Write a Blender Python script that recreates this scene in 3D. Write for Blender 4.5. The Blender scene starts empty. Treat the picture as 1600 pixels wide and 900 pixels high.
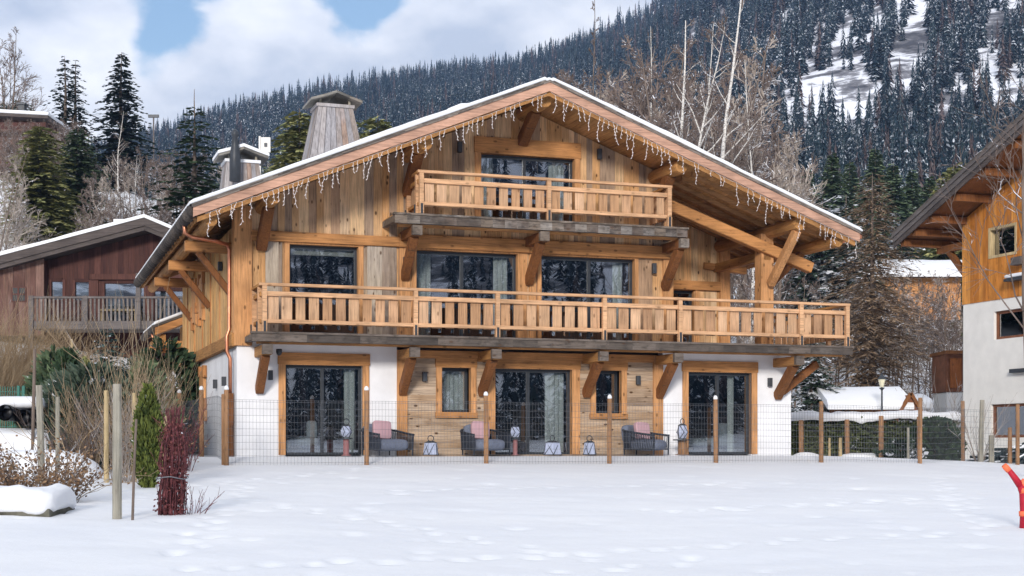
import bpy, math, random
import numpy as np
from math import sin, cos, pi, radians, sqrt, atan2, tan
from mathutils import Vector, Matrix
C = bpy.context.scene
COL = C.collection

# ------------------------------------------------------------------ camera, sky, sun, exposure
F, YH, EZ = 2280.0, 697.0, 0.24          # focal length in photo pixels, horizon row, eye height
cd = bpy.data.cameras.new('camera'); cam = bpy.data.objects.new('camera', cd); COL.objects.link(cam)
cam.location = (0, 0, EZ); cam.rotation_euler = (radians(90), 0, 0)
cd.sensor_width = 36; cd.lens = 36*F/1600; cd.shift_y = (YH-450)/1600; cd.clip_end = 9000; cd.clip_start = .1
C.camera = cam
SUN_EL, SUN_AZ = 16, 188                 # degrees: height, bearing from +Y clockwise (behind the camera)
w = bpy.data.worlds.new('World'); C.world = w; w.use_nodes = True
nt = w.node_tree; nt.nodes.clear()
def wn(t, **k):
    n = nt.nodes.new(t)
    for a, b in k.items(): setattr(n, a, b)
    return n
L = nt.links.new
sky = wn('ShaderNodeTexSky', sky_type='NISHITA', sun_disc=False, sun_elevation=radians(SUN_EL), sun_rotation=radians(SUN_AZ))
sky.air_density = 1.0; sky.dust_density = .6; sky.ozone_density = 1.6
tc = wn('ShaderNodeTexCoord'); mp = wn('ShaderNodeMapping'); mp.inputs['Scale'].default_value = (3.6, 3.6, 8.5)
mp.inputs['Location'].default_value = (.35, .1, .2)
L(tc.outputs['Generated'], mp.inputs['Vector'])
n1 = wn('ShaderNodeTexNoise'); n1.inputs['Scale'].default_value = 1.3; n1.inputs['Detail'].default_value = 9; n1.inputs['Roughness'].default_value = .56; n1.inputs['Distortion'].default_value = .35
n2 = wn('ShaderNodeTexNoise'); n2.inputs['Scale'].default_value = 1.05; n2.inputs['Detail'].default_value = 6; n2.inputs['Roughness'].default_value = .55
mp2 = wn('ShaderNodeMapping'); mp2.inputs['Scale'].default_value = (6.5, 6.5, 12); mp2.inputs['Location'].default_value = (5, 3, 1)
L(tc.outputs['Generated'], mp2.inputs['Vector'])
L(mp.outputs[0], n1.inputs['Vector']); L(mp2.outputs[0], n2.inputs['Vector'])
def wmath(op, a, b=None, clamp=False):
    m = wn('ShaderNodeMath', operation=op, use_clamp=clamp)
    for i, v in enumerate((a, b)):
        if v is None: continue
        if isinstance(v, (int, float)): m.inputs[i].default_value = v
        else: L(v, m.inputs[i])
    return m.outputs[0]
n3 = wn('ShaderNodeTexNoise'); n3.inputs['Scale'].default_value = 22; n3.inputs['Detail'].default_value = 5; L(tc.outputs['Generated'], n3.inputs['Vector'])
wv = wn('ShaderNodeVectorMath', operation='SCALE'); wv.inputs['Scale'].default_value = .05
wo = wn('ShaderNodeVectorMath', operation='SUBTRACT'); wo.inputs[1].default_value = (.5, .5, .5); L(n3.outputs['Color'], wo.inputs[0]); L(wo.outputs[0], wv.inputs[0])
wa = wn('ShaderNodeVectorMath', operation='ADD'); L(tc.outputs['Generated'], wa.inputs[0]); L(wv.outputs[0], wa.inputs[1]); warp = wa.outputs[0]
def hole(px, py, size, amt):             # a break in the cloud in one direction of the sky
    d = Vector(((px-800)/F, 1, (YH-py)/F)).normalized()
    v = wn('ShaderNodeVectorMath', operation='DISTANCE'); L(warp, v.inputs[0]); v.inputs[1].default_value = d
    q = wmath('DIVIDE', v.outputs['Value'], size)
    q = wmath('MULTIPLY', q, q); q = wmath('MULTIPLY', q, -1); q = wmath('EXPONENT', q)
    return wmath('MULTIPLY', q, amt)
cov = wmath('ADD', n1.outputs['Fac'], .16)
for h in ((272, -5, .034, .40), (575, -20, .032, .42), (520, -10, .03, .16), (1010, 30, .05, .2), (240, 75, .02, .12)):
    cov = wmath('SUBTRACT', cov, hole(*h))
mr = wn('ShaderNodeMapRange', interpolation_type='SMOOTHSTEP'); L(cov, mr.inputs['Value'])
mr.inputs['From Min'].default_value = .38; mr.inputs['From Max'].default_value = .56
cr = wn('ShaderNodeValToRGB'); L(n2.outputs['Fac'], cr.inputs['Fac'])
e = cr.color_ramp.elements; e[0].position = .40; e[0].color = (.44, .49, .58, 1); e[1].position = .64; e[1].color = (.84, .85, .88, 1)
sk = wn('ShaderNodeMix', data_type='RGBA', blend_type='MULTIPLY'); sk.inputs['Factor'].default_value = 1
L(sky.outputs[0], sk.inputs['A']); sk.inputs['B'].default_value = (.105, .105, .105, 1)
mx = wn('ShaderNodeMix', data_type='RGBA'); L(mr.outputs[0], mx.inputs['Factor']); L(sk.outputs['Result'], mx.inputs['A']); L(cr.outputs[0], mx.inputs['B'])
dv = wn('ShaderNodeMix', data_type='RGBA', blend_type='MULTIPLY'); dv.inputs['Factor'].default_value = 1
L(mx.outputs['Result'], dv.inputs['A']); dv.inputs['B'].default_value = (7.9, 7.8, 7.65, 1)
bg = wn('ShaderNodeBackground'); bg.inputs['Strength'].default_value = .1
L(dv.outputs['Result'], bg.inputs['Color'])
L(bg.outputs[0], wn('ShaderNodeOutputWorld').inputs[0])
sd = bpy.data.lights.new('sun', 'SUN'); sd.energy = 3.2; sd.angle = radians(12); sd.color = (1, .94, .87)
so = bpy.data.objects.new('sun', sd); COL.objects.link(so)
_az, _el = radians(SUN_AZ), radians(SUN_EL)
sdir = Vector((sin(_az)*cos(_el), cos(_az)*cos(_el), sin(_el)))
so.rotation_euler = sdir.to_track_quat('Z', 'Y').to_euler(); so.location = sdir*50
vs = C.view_settings; vs.view_transform = 'Standard'; vs.look = 'None'; vs.exposure = 1.02; vs.gamma = 1; vs.use_curve_mapping = False
HAZE = .00027
C.cycles.max_bounces = 6; C.cycles.volume_bounces = 0; C.cycles.transparent_max_bounces = 12; C.cycles.use_denoising = True
C.cycles.caustics_reflective = False; C.cycles.caustics_refractive = False

# ------------------------------------------------------------------ mesh helpers
class MB:
    """collects shapes and links them as one mesh object"""
    def __init__(s): s.v = []; s.f = []
    def add(s, vs, fs):
        o = len(s.v); s.v.extend([tuple(p) for p in vs]); s.f.extend([tuple(i+o for i in f) for f in fs]); return s
    def box(s, x0, x1, y0, y1, z0, z1):
        return s.add([(x0,y0,z0),(x1,y0,z0),(x1,y1,z0),(x0,y1,z0),(x0,y0,z1),(x1,y0,z1),(x1,y1,z1),(x0,y1,z1)],
                     [(0,3,2,1),(4,5,6,7),(0,1,5,4),(1,2,6,5),(2,3,7,6),(3,0,4,7)])
    def slant(s, x0, x1, y0, y1, z0a, z0b, z1a, z1b):     # box whose bottom and top slope along x
        return s.add([(x0,y0,z0a),(x1,y0,z0b),(x1,y1,z0b),(x0,y1,z0a),(x0,y0,z1a),(x1,y0,z1b),(x1,y1,z1b),(x0,y1,z1a)],
                     [(0,3,2,1),(4,5,6,7),(0,1,5,4),(1,2,6,5),(2,3,7,6),(3,0,4,7)])
    def beam(s, p0, p1, wd, ht, up=(0,0,1), ch=0.0):        # squared timber from p0 to p1
        p0, p1 = Vector(p0), Vector(p1); d = (p1-p0).normalized(); u = Vector(up)
        a = d.cross(u)
        if a.length < 1e-4: a = d.cross(Vector((1,0,0)))
        a.normalize(); b = a.cross(d).normalized()
        if ch:
            hw, hh = wd/2, ht/2; k = ch
            pr = [(-hw+k,-hh),(hw-k,-hh),(hw,-hh+k),(hw,hh-k),(hw-k,hh),(-hw+k,hh),(-hw,hh-k),(-hw,-hh+k)]
        else: pr = [(-wd/2,-ht/2),(wd/2,-ht/2),(wd/2,ht/2),(-wd/2,ht/2)]
        n = len(pr); vs = [p0+a*x+b*y for x, y in pr]+[p1+a*x+b*y for x, y in pr]
        fs = [(i,(i+1)%n,n+(i+1)%n,n+i) for i in range(n)]+[tuple(range(n))[::-1], tuple(range(n,2*n))]
        return s.add(vs, fs)
    def tube(s, pts, rs, n=6, cap=True):
        pts = [Vector(p) for p in pts]
        if not isinstance(rs, (list, tuple)): rs = [rs]*len(pts)
        o = len(s.v); a = None
        for i, p in enumerate(pts):
            d = (pts[min(i+1,len(pts)-1)]-pts[max(i-1,0)])
            d = d.normalized() if d.length > 1e-9 else Vector((0,0,1))
            if a is None: a = d.orthogonal().normalized()
            else:
                a = a-d*a.dot(d); a = a.normalized() if a.length > 1e-5 else d.orthogonal().normalized()
            b = d.cross(a)
            for k in range(n):
                t = 2*pi*k/n; s.v.append(tuple(p+(a*cos(t)+b*sin(t))*rs[i]))
        for i in range(len(pts)-1):
            for k in range(n):
                k2 = (k+1) % n; s.f.append((o+i*n+k, o+i*n+k2, o+(i+1)*n+k2, o+(i+1)*n+k))
        if cap:
            s.f.append(tuple(o+k for k in range(n))[::-1]); q = o+(len(pts)-1)*n; s.f.append(tuple(q+k for k in range(n)))
        return s
    def lathe(s, prof, n=12, c=(0,0,0)):
        o = len(s.v)
        for r, z in prof:
            for k in range(n):
                t = 2*pi*k/n; s.v.append((c[0]+r*cos(t), c[1]+r*sin(t), c[2]+z))
        for i in range(len(prof)-1):
            for k in range(n):
                k2 = (k+1) % n; s.f.append((o+i*n+k, o+i*n+k2, o+(i+1)*n+k2, o+(i+1)*n+k))
        s.f.append(tuple(o+k for k in range(n))[::-1]); q = o+(len(prof)-1)*n; s.f.append(tuple(q+k for k in range(n)))
        return s
    def ring(s, u0, u1, z0, z1, e, y0, y1, sill=True):      # one continuous surround of an opening; without a sill it stands on the floor
        if sill: o_, i_ = [(u0-e,z0-e),(u1+e,z0-e),(u1+e,z1+e),(u0-e,z1+e)], [(u0,z0),(u1,z0),(u1,z1),(u0,z1)]; c = True
        else: o_, i_ = [(u0-e,z0),(u0-e,z1+e),(u1+e,z1+e),(u1+e,z0)], [(u0,z0),(u0,z1),(u1,z1),(u1,z0)]; c = False
        V = [(x,y0,z) for x,z in o_]+[(x,y0,z) for x,z in i_]+[(x,y1,z) for x,z in o_]+[(x,y1,z) for x,z in i_]; Fc = []
        for k in range(4 if c else 3):
            j = (k+1) % 4; Fc += [(k,j,4+j,4+k), (8+k,12+k,12+j,8+j), (k,8+k,8+j,j), (4+k,4+j,12+j,12+k)]
        if not c: Fc += [(0,4,12,8), (3,11,15,7)]
        return s.add(V, Fc)
    def poly(s, pts): return s.add(pts, [tuple(range(len(pts)))])
    def prism(s, pts, off):
        n = len(pts); off = Vector(off); pts = [Vector(p) for p in pts]
        return s.add(pts+[p+off for p in pts], [tuple(range(n))[::-1], tuple(range(n,2*n))]+[(i,(i+1)%n,n+(i+1)%n,n+i) for i in range(n)])
    def soft(s, x0, x1, y0, y1, z0, z1, r=.05, n=5, ex=.45):     # rounded cushion
        o = len(s.v); cx, cy, cz = (x0+x1)/2, (y0+y1)/2, (z0+z1)/2; hx, hy, hz = (x1-x0)/2, (y1-y0)/2, (z1-z0)/2
        m = n*4
        for j in range(n*2+1):
            ph = -pi/2+pi*j/(n*2)
            for k in range(m):
                th = 2*pi*k/m
                def se(c, e=.35): return math.copysign(abs(c)**e, c)
                s.v.append((cx+hx*se(cos(ph),ex)*se(cos(th)), cy+hy*se(cos(ph),ex)*se(sin(th)), cz+hz*se(sin(ph),ex*1.33)))
        for j in range(n*2):
            for k in range(m):
                k2 = (k+1) % m; s.f.append((o+j*m+k, o+j*m+k2, o+(j+1)*m+k2, o+(j+1)*m+k))
        return s
    def xf(s, M):
        s.v = [tuple(M @ Vector(p)) for p in s.v]; return s
    def build(s, name, m, parent=None, smooth=False, bev=0):
        me = bpy.data.meshes.new(name); me.from_pydata(s.v, [], s.f)
        for mm in (m if isinstance(m, (list, tuple)) else [m]): me.materials.append(mm)
        if smooth: me.polygons.foreach_set('use_smooth', [True]*len(me.polygons))
        o = bpy.data.objects.new(name, me); COL.objects.link(o)
        if parent: o.parent = parent
        if bev:
            b = o.modifiers.new('bevel', 'BEVEL'); b.width = bev; b.segments = 2; b.limit_method = 'ANGLE'
        return o
def npmesh(name, V, Fc, m, smooth=False, attr=None):
    me = bpy.data.meshes.new(name); V = np.asarray(V, np.float32); Fc = np.asarray(Fc, np.int32); k = Fc.shape[1]
    me.vertices.add(len(V)); me.vertices.foreach_set('co', V.ravel())
    me.loops.add(Fc.size); me.loops.foreach_set('vertex_index', Fc.ravel())
    me.polygons.add(len(Fc)); me.polygons.foreach_set('loop_start', np.arange(0, Fc.size, k, dtype=np.int32))
    try: me.polygons.foreach_set('loop_total', np.full(len(Fc), k, np.int32))
    except Exception: pass
    me.update(calc_edges=True)
    if smooth: me.polygons.foreach_set('use_smooth', np.ones(len(Fc), bool))
    if attr is not None:
        a = me.attributes.new('tone', 'FLOAT', 'POINT'); a.data.foreach_set('value', np.asarray(attr, np.float32))
    me.materials.append(m); me.validate()
    o = bpy.data.objects.new(name, me); COL.objects.link(o); return o
def tag(o, label=None, cat=None, group=None, kind=None):
    for k, v in (('label', label), ('category', cat), ('group', group), ('kind', kind)):
        if v: o[k] = v
    return o
def thing(name, label, cat, loc=(0,0,0), rz=0, group=None):
    o = bpy.data.objects.new(name, None); COL.objects.link(o); o.location = loc; o.rotation_euler = (0,0,rz)
    return tag(o, label, cat, group)
KIDS = {}
def dup(root, loc, rz=0, label=None, sc=None, group=None, parent=None):
    r = root.copy(); COL.objects.link(r)
    if parent is None:
        r.location = loc; r.rotation_euler = (0,0,rz)
        if sc: r.scale = sc if isinstance(sc, (tuple, list)) else (sc,)*3
    else: r.parent = parent
    if label: r['label'] = label
    if group: r['group'] = group
    for ch in list(root.children): dup(ch, None, parent=r)
    return r

# ------------------------------------------------------------------ material helpers
class NT:
    def __init__(s, name):
        s.m = bpy.data.materials.new(name); s.m.use_nodes = True; s.t = s.m.node_tree; s.t.nodes.clear()
        s.out = s.n('ShaderNodeOutputMaterial'); s._tc = None; s._geo = None
    def n(s, t, **k):
        o = s.t.nodes.new(t)
        for a, b in k.items(): setattr(o, a, b)
        return o
    def put(s, sock, v):
        if v is None: return
        if isinstance(v, bpy.types.NodeSocket): s.t.links.new(v, sock)
        elif isinstance(v, (tuple, list)) and len(v) == 3 and sock.type == 'RGBA': sock.default_value = (*v, 1)
        else: sock.default_value = v
    def obj(s):
        if not s._tc: s._tc = s.n('ShaderNodeTexCoord')
        return s._tc.outputs['Object']
    def geo(s, o):
        if not s._geo: s._geo = s.n('ShaderNodeNewGeometry')
        return s._geo.outputs[o]
    def isl(s): return s.geo('Random Per Island')
    def map(s, vec, sc=(1,1,1), loc=None):
        m = s.n('ShaderNodeMapping'); s.put(m.inputs['Vector'], vec); m.inputs['Scale'].default_value = sc
        if loc is not None: s.put(m.inputs['Location'], loc)
        return m.outputs[0]
    def noise(s, vec, sc=1, det=4, rg=.55, dis=0, out='Fac'):
        o = s.n('ShaderNodeTexNoise'); s.put(o.inputs['Vector'], vec)
        for k, v in (('Scale', sc), ('Detail', det), ('Roughness', rg), ('Distortion', dis)): o.inputs[k].default_value = v
        return o.outputs[out]
    def vor(s, vec, sc=1, out='Distance'):
        o = s.n('ShaderNodeTexVoronoi'); s.put(o.inputs['Vector'], vec); o.inputs['Scale'].default_value = sc; return o.outputs[out]
    def ramp(s, f, stops, interp='LINEAR'):
        r = s.n('ShaderNodeValToRGB'); s.put(r.inputs['Fac'], f); cr = r.color_ramp; cr.interpolation = interp
        while len(cr.elements) < len(stops): cr.elements.new(.5)
        for e, (p, c) in zip(cr.elements, stops):
            e.position = p; e.color = (*(c if isinstance(c, (tuple, list)) else (c,c,c)), 1)
        return r.outputs['Color']
    def mix(s, f, a, b, bt='MIX'):
        o = s.n('ShaderNodeMix', data_type='RGBA', blend_type=bt)
        s.put(o.inputs['Factor'], f); s.put(o.inputs['A'], a); s.put(o.inputs['B'], b); return o.outputs['Result']
    def ma(s, op, a, b=None, clamp=False):
        o = s.n('ShaderNodeMath', operation=op, use_clamp=clamp); s.put(o.inputs[0], a); s.put(o.inputs[1], b); return o.outputs[0]
    def rng(s, v, a, b, c=0, d=1):
        o = s.n('ShaderNodeMapRange', interpolation_type='SMOOTHSTEP'); s.put(o.inputs['Value'], v)
        for k, x in zip(('From Min', 'From Max', 'To Min', 'To Max'), (a, b, c, d)): o.inputs[k].default_value = x
        return o.outputs[0]
    def up(s):
        x = s.n('ShaderNodeSeparateXYZ'); s.put(x.inputs[0], s.geo('Normal')); return x.outputs['Z']
    def done(s, col, rough=.8, bump=None, bs=.3, bd=.01, metal=0, spec=.3):
        p = s.n('ShaderNodeBsdfPrincipled'); s.put(p.inputs['Base Color'], col); s.put(p.inputs['Roughness'], rough)
        p.inputs['Metallic'].default_value = metal; p.inputs['Specular IOR Level'].default_value = spec
        if bump is not None:
            b = s.n('ShaderNodeBump'); b.inputs['Strength'].default_value = bs; b.inputs['Distance'].default_value = bd
            s.put(b.inputs['Height'], bump); s.put(p.inputs['Normal'], b.outputs[0])
        s.put(s.out.inputs['Surface'], p.outputs[0]); return s.m
def plain(name, col, rough=.7, var=.15, sc=6, metal=0, spec=.3, bump=.1):
    t = NT(name); f = t.noise(t.map(t.obj()), sc, 5)
    c = t.mix(1, col, t.ramp(f, [(.3, 1-var*1.6), (.7, 1+var)]), 'MULTIPLY')
    return t.done(c, rough, f, bump, .01, metal, spec)
def wood(name, tones, axis='z', rough=.75, knots=.5, grey=0., stain=0., gcol=(.30,.25,.20), streak=.35):
    """timber: every board its own tone and grain; knots; weathering with its own shape"""
    t = NT(name); i = t.isl(); off = t.n('ShaderNodeCombineXYZ')
    for k, mlt in zip('XYZ', (37., 17., 53.)): t.put(off.inputs[k], t.ma('MULTIPLY', i, mlt))
    va = t.n('ShaderNodeVectorMath', operation='ADD'); t.put(va.inputs[0], t.obj()); t.put(va.inputs[1], off.outputs[0]); vec = va.outputs[0]
    st = {'x': (.7,14,14), 'y': (14,.7,14), 'z': (14,14,.7)}[axis]; kn = {'x': (2.6,5,5), 'y': (5,2.6,5), 'z': (5,5,2.6)}[axis]
    g = t.noise(t.map(vec, st), 2.2, 7, .62, .6); g2 = t.noise(vec, 1.1, 4)
    n = len(tones); base = t.ramp(i, [(k/n, c) for k, c in enumerate(tones)], 'CONSTANT')
    c = t.mix(1, base, t.ramp(g, [(.25, .45), (.5, 1.0), (.75, 1.3)]), 'MULTIPLY')
    c = t.mix(1, c, t.ramp(g2, [(.3, .72), (.7, 1.2)]), 'MULTIPLY')
    if grey:
        f = t.rng(t.noise(vec, .55, 5, .6), .62-grey*.35, .78-grey*.25); f = t.ma('MULTIPLY', f, min(1, .45+grey*.5))
        c = t.mix(f, c, t.mix(1, gcol, t.ramp(g, [(.3, .5), (.7, 1.25)]), 'MULTIPLY'))
    if stain:
        f = t.rng(t.noise(t.map(vec, (1.5,3,3)), 2.4, 7, .72), .60-stain*.2, .75-stain*.1)
        c = t.mix(t.ma('MULTIPLY', f, .8), c, (.03,.025,.022))
    if streak:
        ss = {'x': (.5,7,7), 'y': (7,.5,7), 'z': (7,7,.5)}[axis]; f = t.rng(t.noise(t.map(vec, ss), 1.3, 6, .7), .54, .74, 0, streak); c = t.mix(f, c, t.mix(1, c, (.34,.27,.22), 'MULTIPLY'))
    if knots:
        k = t.vor(t.map(vec, kn), 1.05); f = t.rng(k, .08, .20, min(1, knots*1.25), 0)
        c = t.mix(f, c, (.07,.032,.012))
    return t.done(c, rough, g, .35, .008, 0, .2)
SNOWC = (.76,.78,.83)
def snow_mat(name, bs=.35, sc=7.):
    t = NT(name); v = t.obj(); a = t.noise(v, sc, 6, .6); b = t.noise(v, .45, 4)
    c = t.ramp(b, [(.3, (.71,.725,.755)), (.7, (.76,.77,.785))])
    p = t.done(c, .65, t.ma('ADD', a, t.ma('MULTIPLY', b, 1.5)), bs, .05, 0, .25); return p
def leaf(name, dark, light, snow=0., snsc=2.0, rough=.75):
    t = NT(name); f = t.noise(t.obj(), .9, 3); k = t.ma('ADD', t.ma('MULTIPLY', t.isl(), .6), t.ma('MULTIPLY', f, .5))
    c = t.ramp(k, [(.2, dark), (.85, light)])
    if snow:
        s = t.noise(t.obj(), snsc, 4, .7); s = t.rng(s, .66-snow*.22, .70-snow*.2)
        u = t.rng(t.ma('ABSOLUTE', t.up()), .15, .45); c = t.mix(t.ma('MULTIPLY', s, u), c, SNOWC)
    return t.done(c, rough, None, spec=.15)
def bark(name, a, b, snow=0., sc=5):
    t = NT(name); f = t.noise(t.map(t.obj(), (1,1,.4)), sc, 5); c = t.ramp(f, [(.3, a), (.7, b)])
    if snow:
        s = t.rng(t.noise(t.obj(), 1.3, 3), .62-snow*.25, .66-snow*.2); c = t.mix(t.ma('MULTIPLY', s, t.rng(t.up(), .3, .7)), c, SNOWC)
    return t.done(c, .9, f, .4, .02, spec=.1)
M = {}
GOLD = [(.40,.215,.085), (.34,.175,.065), (.46,.26,.11), (.28,.155,.07), (.38,.22,.10), (.43,.225,.08), (.24,.15,.085), (.36,.19,.07)]
M['facade'] = wood('facade_boards', [(.60,.37,.19), (.52,.31,.15), (.65,.44,.25), (.37,.24,.15), (.58,.33,.15), (.63,.41,.235), (.33,.235,.165), (.54,.295,.125)], 'z', knots=.75, grey=.3, gcol=(.40,.32,.23))
M['barn'] = wood('weathered_panel', [(.40,.33,.26), (.32,.25,.195), (.46,.385,.30), (.27,.205,.155)], 'z', knots=.7, grey=.5, gcol=(.36,.31,.27))
M['planks'] = wood('terrace_planks', [(.43,.29,.18), (.35,.235,.145), (.50,.355,.235), (.29,.205,.14), (.41,.27,.16)], 'x', knots=.8, grey=.6, gcol=(.46,.36,.27))
M['side'] = wood('side_boards', [(.61,.37,.155), (.57,.33,.13), (.65,.41,.18), (.52,.30,.115)], 'z', knots=.4, grey=.12)
M['trimx'] = wood('larch_beam_along', [(.50,.25,.10), (.45,.215,.08), (.55,.29,.125)], 'x', knots=.55)
M['trimz'] = wood('larch_post', [(.49,.235,.092), (.53,.27,.115), (.44,.20,.075)], 'z', knots=.55)
M['trimy'] = wood('larch_beam_deep', [(.36,.175,.06), (.40,.20,.07), (.33,.155,.05)], 'y', knots=.4)
M['brace'] = wood('dark_brace', [(.27,.11,.04), (.20,.08,.028), (.31,.135,.05)], 'z', knots=.3, stain=.3)
M['rail'] = wood('balcony_rail', [(.60,.37,.215), (.55,.325,.18), (.62,.40,.245)], 'x', knots=.35)
M['railz'] = wood('balcony_board', [(.49,.29,.165), (.41,.235,.125), (.56,.355,.215), (.37,.215,.12), (.52,.32,.185)], 'z', knots=.45, grey=.15)
M['pinkrail'] = wood('rosy_rail', [(.50,.25,.15), (.47,.23,.13)], 'x', knots=.2)
M['barge'] = wood('barge_board', [(.50,.30,.215), (.46,.27,.19)], 'x', knots=.15)
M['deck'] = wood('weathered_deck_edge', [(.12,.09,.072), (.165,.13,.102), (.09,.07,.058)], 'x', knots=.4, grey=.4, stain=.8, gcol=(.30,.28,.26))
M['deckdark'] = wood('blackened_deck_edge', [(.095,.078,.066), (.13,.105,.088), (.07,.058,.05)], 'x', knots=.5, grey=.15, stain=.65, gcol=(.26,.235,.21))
M['eave'] = wood('dark_eave_tiles', [(.06,.05,.045), (.085,.07,.06), (.045,.038,.035)], 'y', knots=0)
M['soffit'] = wood('soffit_boards', [(.42,.22,.08), (.36,.18,.065), (.47,.25,.10)], 'y', knots=.3)
M['rafter'] = wood('rafter_timber', [(.30,.155,.06), (.36,.19,.08)], 'x', knots=.2)
M['shingle'] = wood('roof_shingle_edge', [(.14,.115,.10), (.18,.15,.13), (.10,.085,.075), (.21,.18,.155)], 'x', knots=0)
M['clad'] = wood('chimney_cladding', [(.32,.29,.285), (.27,.225,.20), (.37,.34,.335), (.31,.22,.175), (.25,.235,.24)], 'z', knots=.2, grey=.4, gcol=(.34,.33,.35))
M['snow'] = snow_mat('fresh_snow', .22, 4.5); M['snowcap'] = snow_mat('snow_cap', .3, 9)
M['plaster'] = plain('white_plaster', (.76,.76,.775), .9, .07, 1.4)
M['dark'] = plain('anthracite_metal', (.035,.04,.048), .45, .1, 8)
M['lamp'] = plain('wall_lamp_metal', (.05,.055,.065), .5, .1, 8)
M['copper'] = plain('copper_pipe', (.62,.26,.15), .38, .2, 5, metal=.85)
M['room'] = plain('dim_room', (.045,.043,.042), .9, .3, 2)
M['reveal'] = plain('blind_pale', (.55,.56,.50), .8, .1, 4)
M['wire'] = plain('galvanised_wire', (.17,.18,.20), .5, .1, 8, metal=.3)
M['stake'] = wood('fence_post_wood', [(.34,.19,.10), (.30,.165,.085), (.37,.22,.12)], 'z', knots=.25, grey=.2)
M['stakegrey'] = wood('old_stake', [(.36,.33,.27), (.30,.28,.23), (.42,.38,.30)], 'z', knots=.2, grey=.3)
M['stakepale'] = wood('pale_stake', [(.52,.40,.22), (.47,.36,.20)], 'z', knots=.2)
def curtain_mat():
    t = NT('curtain_cloth'); f = t.noise(t.map(t.obj(), (30,30,1)), 1, 3); c = t.ramp(f, [(.3, (.62,.68,.65)), (.7, (.78,.82,.80))]); return t.done(c, .9)
M['curtain'] = curtain_mat()
def glass(name='window_glass', refl=.19, tint=(.86,.88,.89)):
    t = NT(name); tr = t.n('ShaderNodeBsdfTransparent'); t.put(tr.inputs[0], tint)
    gl = t.n('ShaderNodeBsdfGlossy'); gl.inputs['Roughness'].default_value = .0; t.put(gl.inputs[0], (.95,.97,1))
    fr = t.n('ShaderNodeFresnel'); fr.inputs['IOR'].default_value = 1.5
    b = t.n('ShaderNodeBump'); b.inputs['Strength'].default_value = .025; b.inputs['Distance'].default_value = .05; t.put(b.inputs['Height'], t.noise(t.obj(), .8, 2)); t.put(gl.inputs['Normal'], b.outputs[0])
    mx = t.n('ShaderNodeMixShader'); t.put(mx.inputs[0], t.ma('ADD', t.ma('MULTIPLY', fr.outputs[0], .9), refl)); t.put(mx.inputs[1], tr.outputs[0]); t.put(mx.inputs[2], gl.outputs[0])
    t.put(t.out.inputs['Surface'], mx.outputs[0]); return t.m
M['glass'] = glass()

# ------------------------------------------------------------------ terrain
A = radians(18.8); CA, SA = cos(A), sin(A); CX, CY = (370-800)/F*36, 36.0   # chalet: front left corner, turned 18.8 degrees
def vnoise(x, y, seed=0):
    x = np.asarray(x, float); y = np.asarray(y, float); xi = np.floor(x); yi = np.floor(y); fx = x-xi; fy = y-yi
    fx = fx*fx*(3-2*fx); fy = fy*fy*(3-2*fy)
    def h(a, b):
        q = np.sin(a*127.1+b*311.7+seed*74.7)*43758.5453; return q-np.floor(q)
    return (h(xi,yi)*(1-fx)+h(xi+1,yi)*fx)*(1-fy)+(h(xi,yi+1)*(1-fx)+h(xi+1,yi+1)*fx)*fy
def fbm(x, y, oct=4, seed=0):
    s = 0; a = .5
    for k in range(oct): s = s+a*(vnoise(x*2**k, y*2**k, seed+k)-.5); a *= .5
    return s
PXC = np.array([-2000, -600, 0, 200, 320, 420, 600, 800, 1000, 1240, 1400, 1600, 2200, 3600], float)
RR = np.array([42, 57, 75, 95, 120, 160, 300, 1.0, 1.35, 3.0], float)     # the last three are multiples of the ridge distance
SKY = np.array([330, 300, 290, 262, 215, 192, 152, 118, 48, -130, -220, -260, -220, 100], float)
RID = np.array([900, 900, 900, 880, 850, 850, 880, 900, 920, 980, 1020, 1050, 1050, 1000], float)
ZT = np.array([[.5,.5,.5,.1,-.1,-.1,-.1,-.1,-.1,-.3,-.6,-.9,-1,-1],
               [3,3,2.9,2.7,2.2,1.6,1,.6,.5,.2,.1,-.3,-.6,-1],
               [9.5,9.5,9.6,9.4,8.8,7.5,5,3,2.8,2.4,2.2,1.8,1.5,1],
               [16,16,16.4,15.8,14,12,9,7,6.5,5.8,5.4,5,4,4],
               [20,20.5,21,20.5,18.5,16.5,14,13,13,10.5,9.5,9,8,8],
               [20,21,21.5,21,20,20,19,19,19,19,18,18,16,14],
               [34,36,38,40,43,46,50,54,58,58,58,58,54,44]])
def zfar(px, r):
    rd = np.interp(px, PXC, RID); zk = np.interp(px, PXC, (YH-SKY)/F)*rd+EZ
    # smooth lookup along px for each radius row, then along r
    rows = [np.interp(px, PXC, ZT[k]) for k in range(7)]
    out = np.zeros_like(px)
    rs = [np.full_like(px, q) for q in RR[:7]]+[rd, rd*1.35, rd*3]
    zs = rows+[zk, zk*.97, zk*.8]
    out = np.where(r <= 42, zs[0], zs[-1])
    for k in range(len(rs)-1):
        t = np.clip((r-rs[k])/(rs[k+1]-rs[k]), 0, 1); m = (r > rs[k]) & (r <= rs[k+1])
        out = np.where(m, zs[k]*(1-t)+zs[k+1]*t, out)
    return out
def zgen(r, th):                          # sides and behind the camera: a valley floor, then the opposite slope
    z = np.interp(r, [0, 60, 110, 200, 420, 900, 3000], [-1.6, -1.2, 3, 34, 120, 250, 260])
    return z+np.where(r > 150, 30*np.sin(th*5+1)*np.clip((r-150)/600, 0, 1), 0)
PV = np.array([-70, -36.3, -22, -10, -3.2, -2.2, -1.5, 60], float); PZ = np.array([-1.9, -1.38, -1.0, -.52, -.2, -.1, -.02, -.02])
FEET = []
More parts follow.
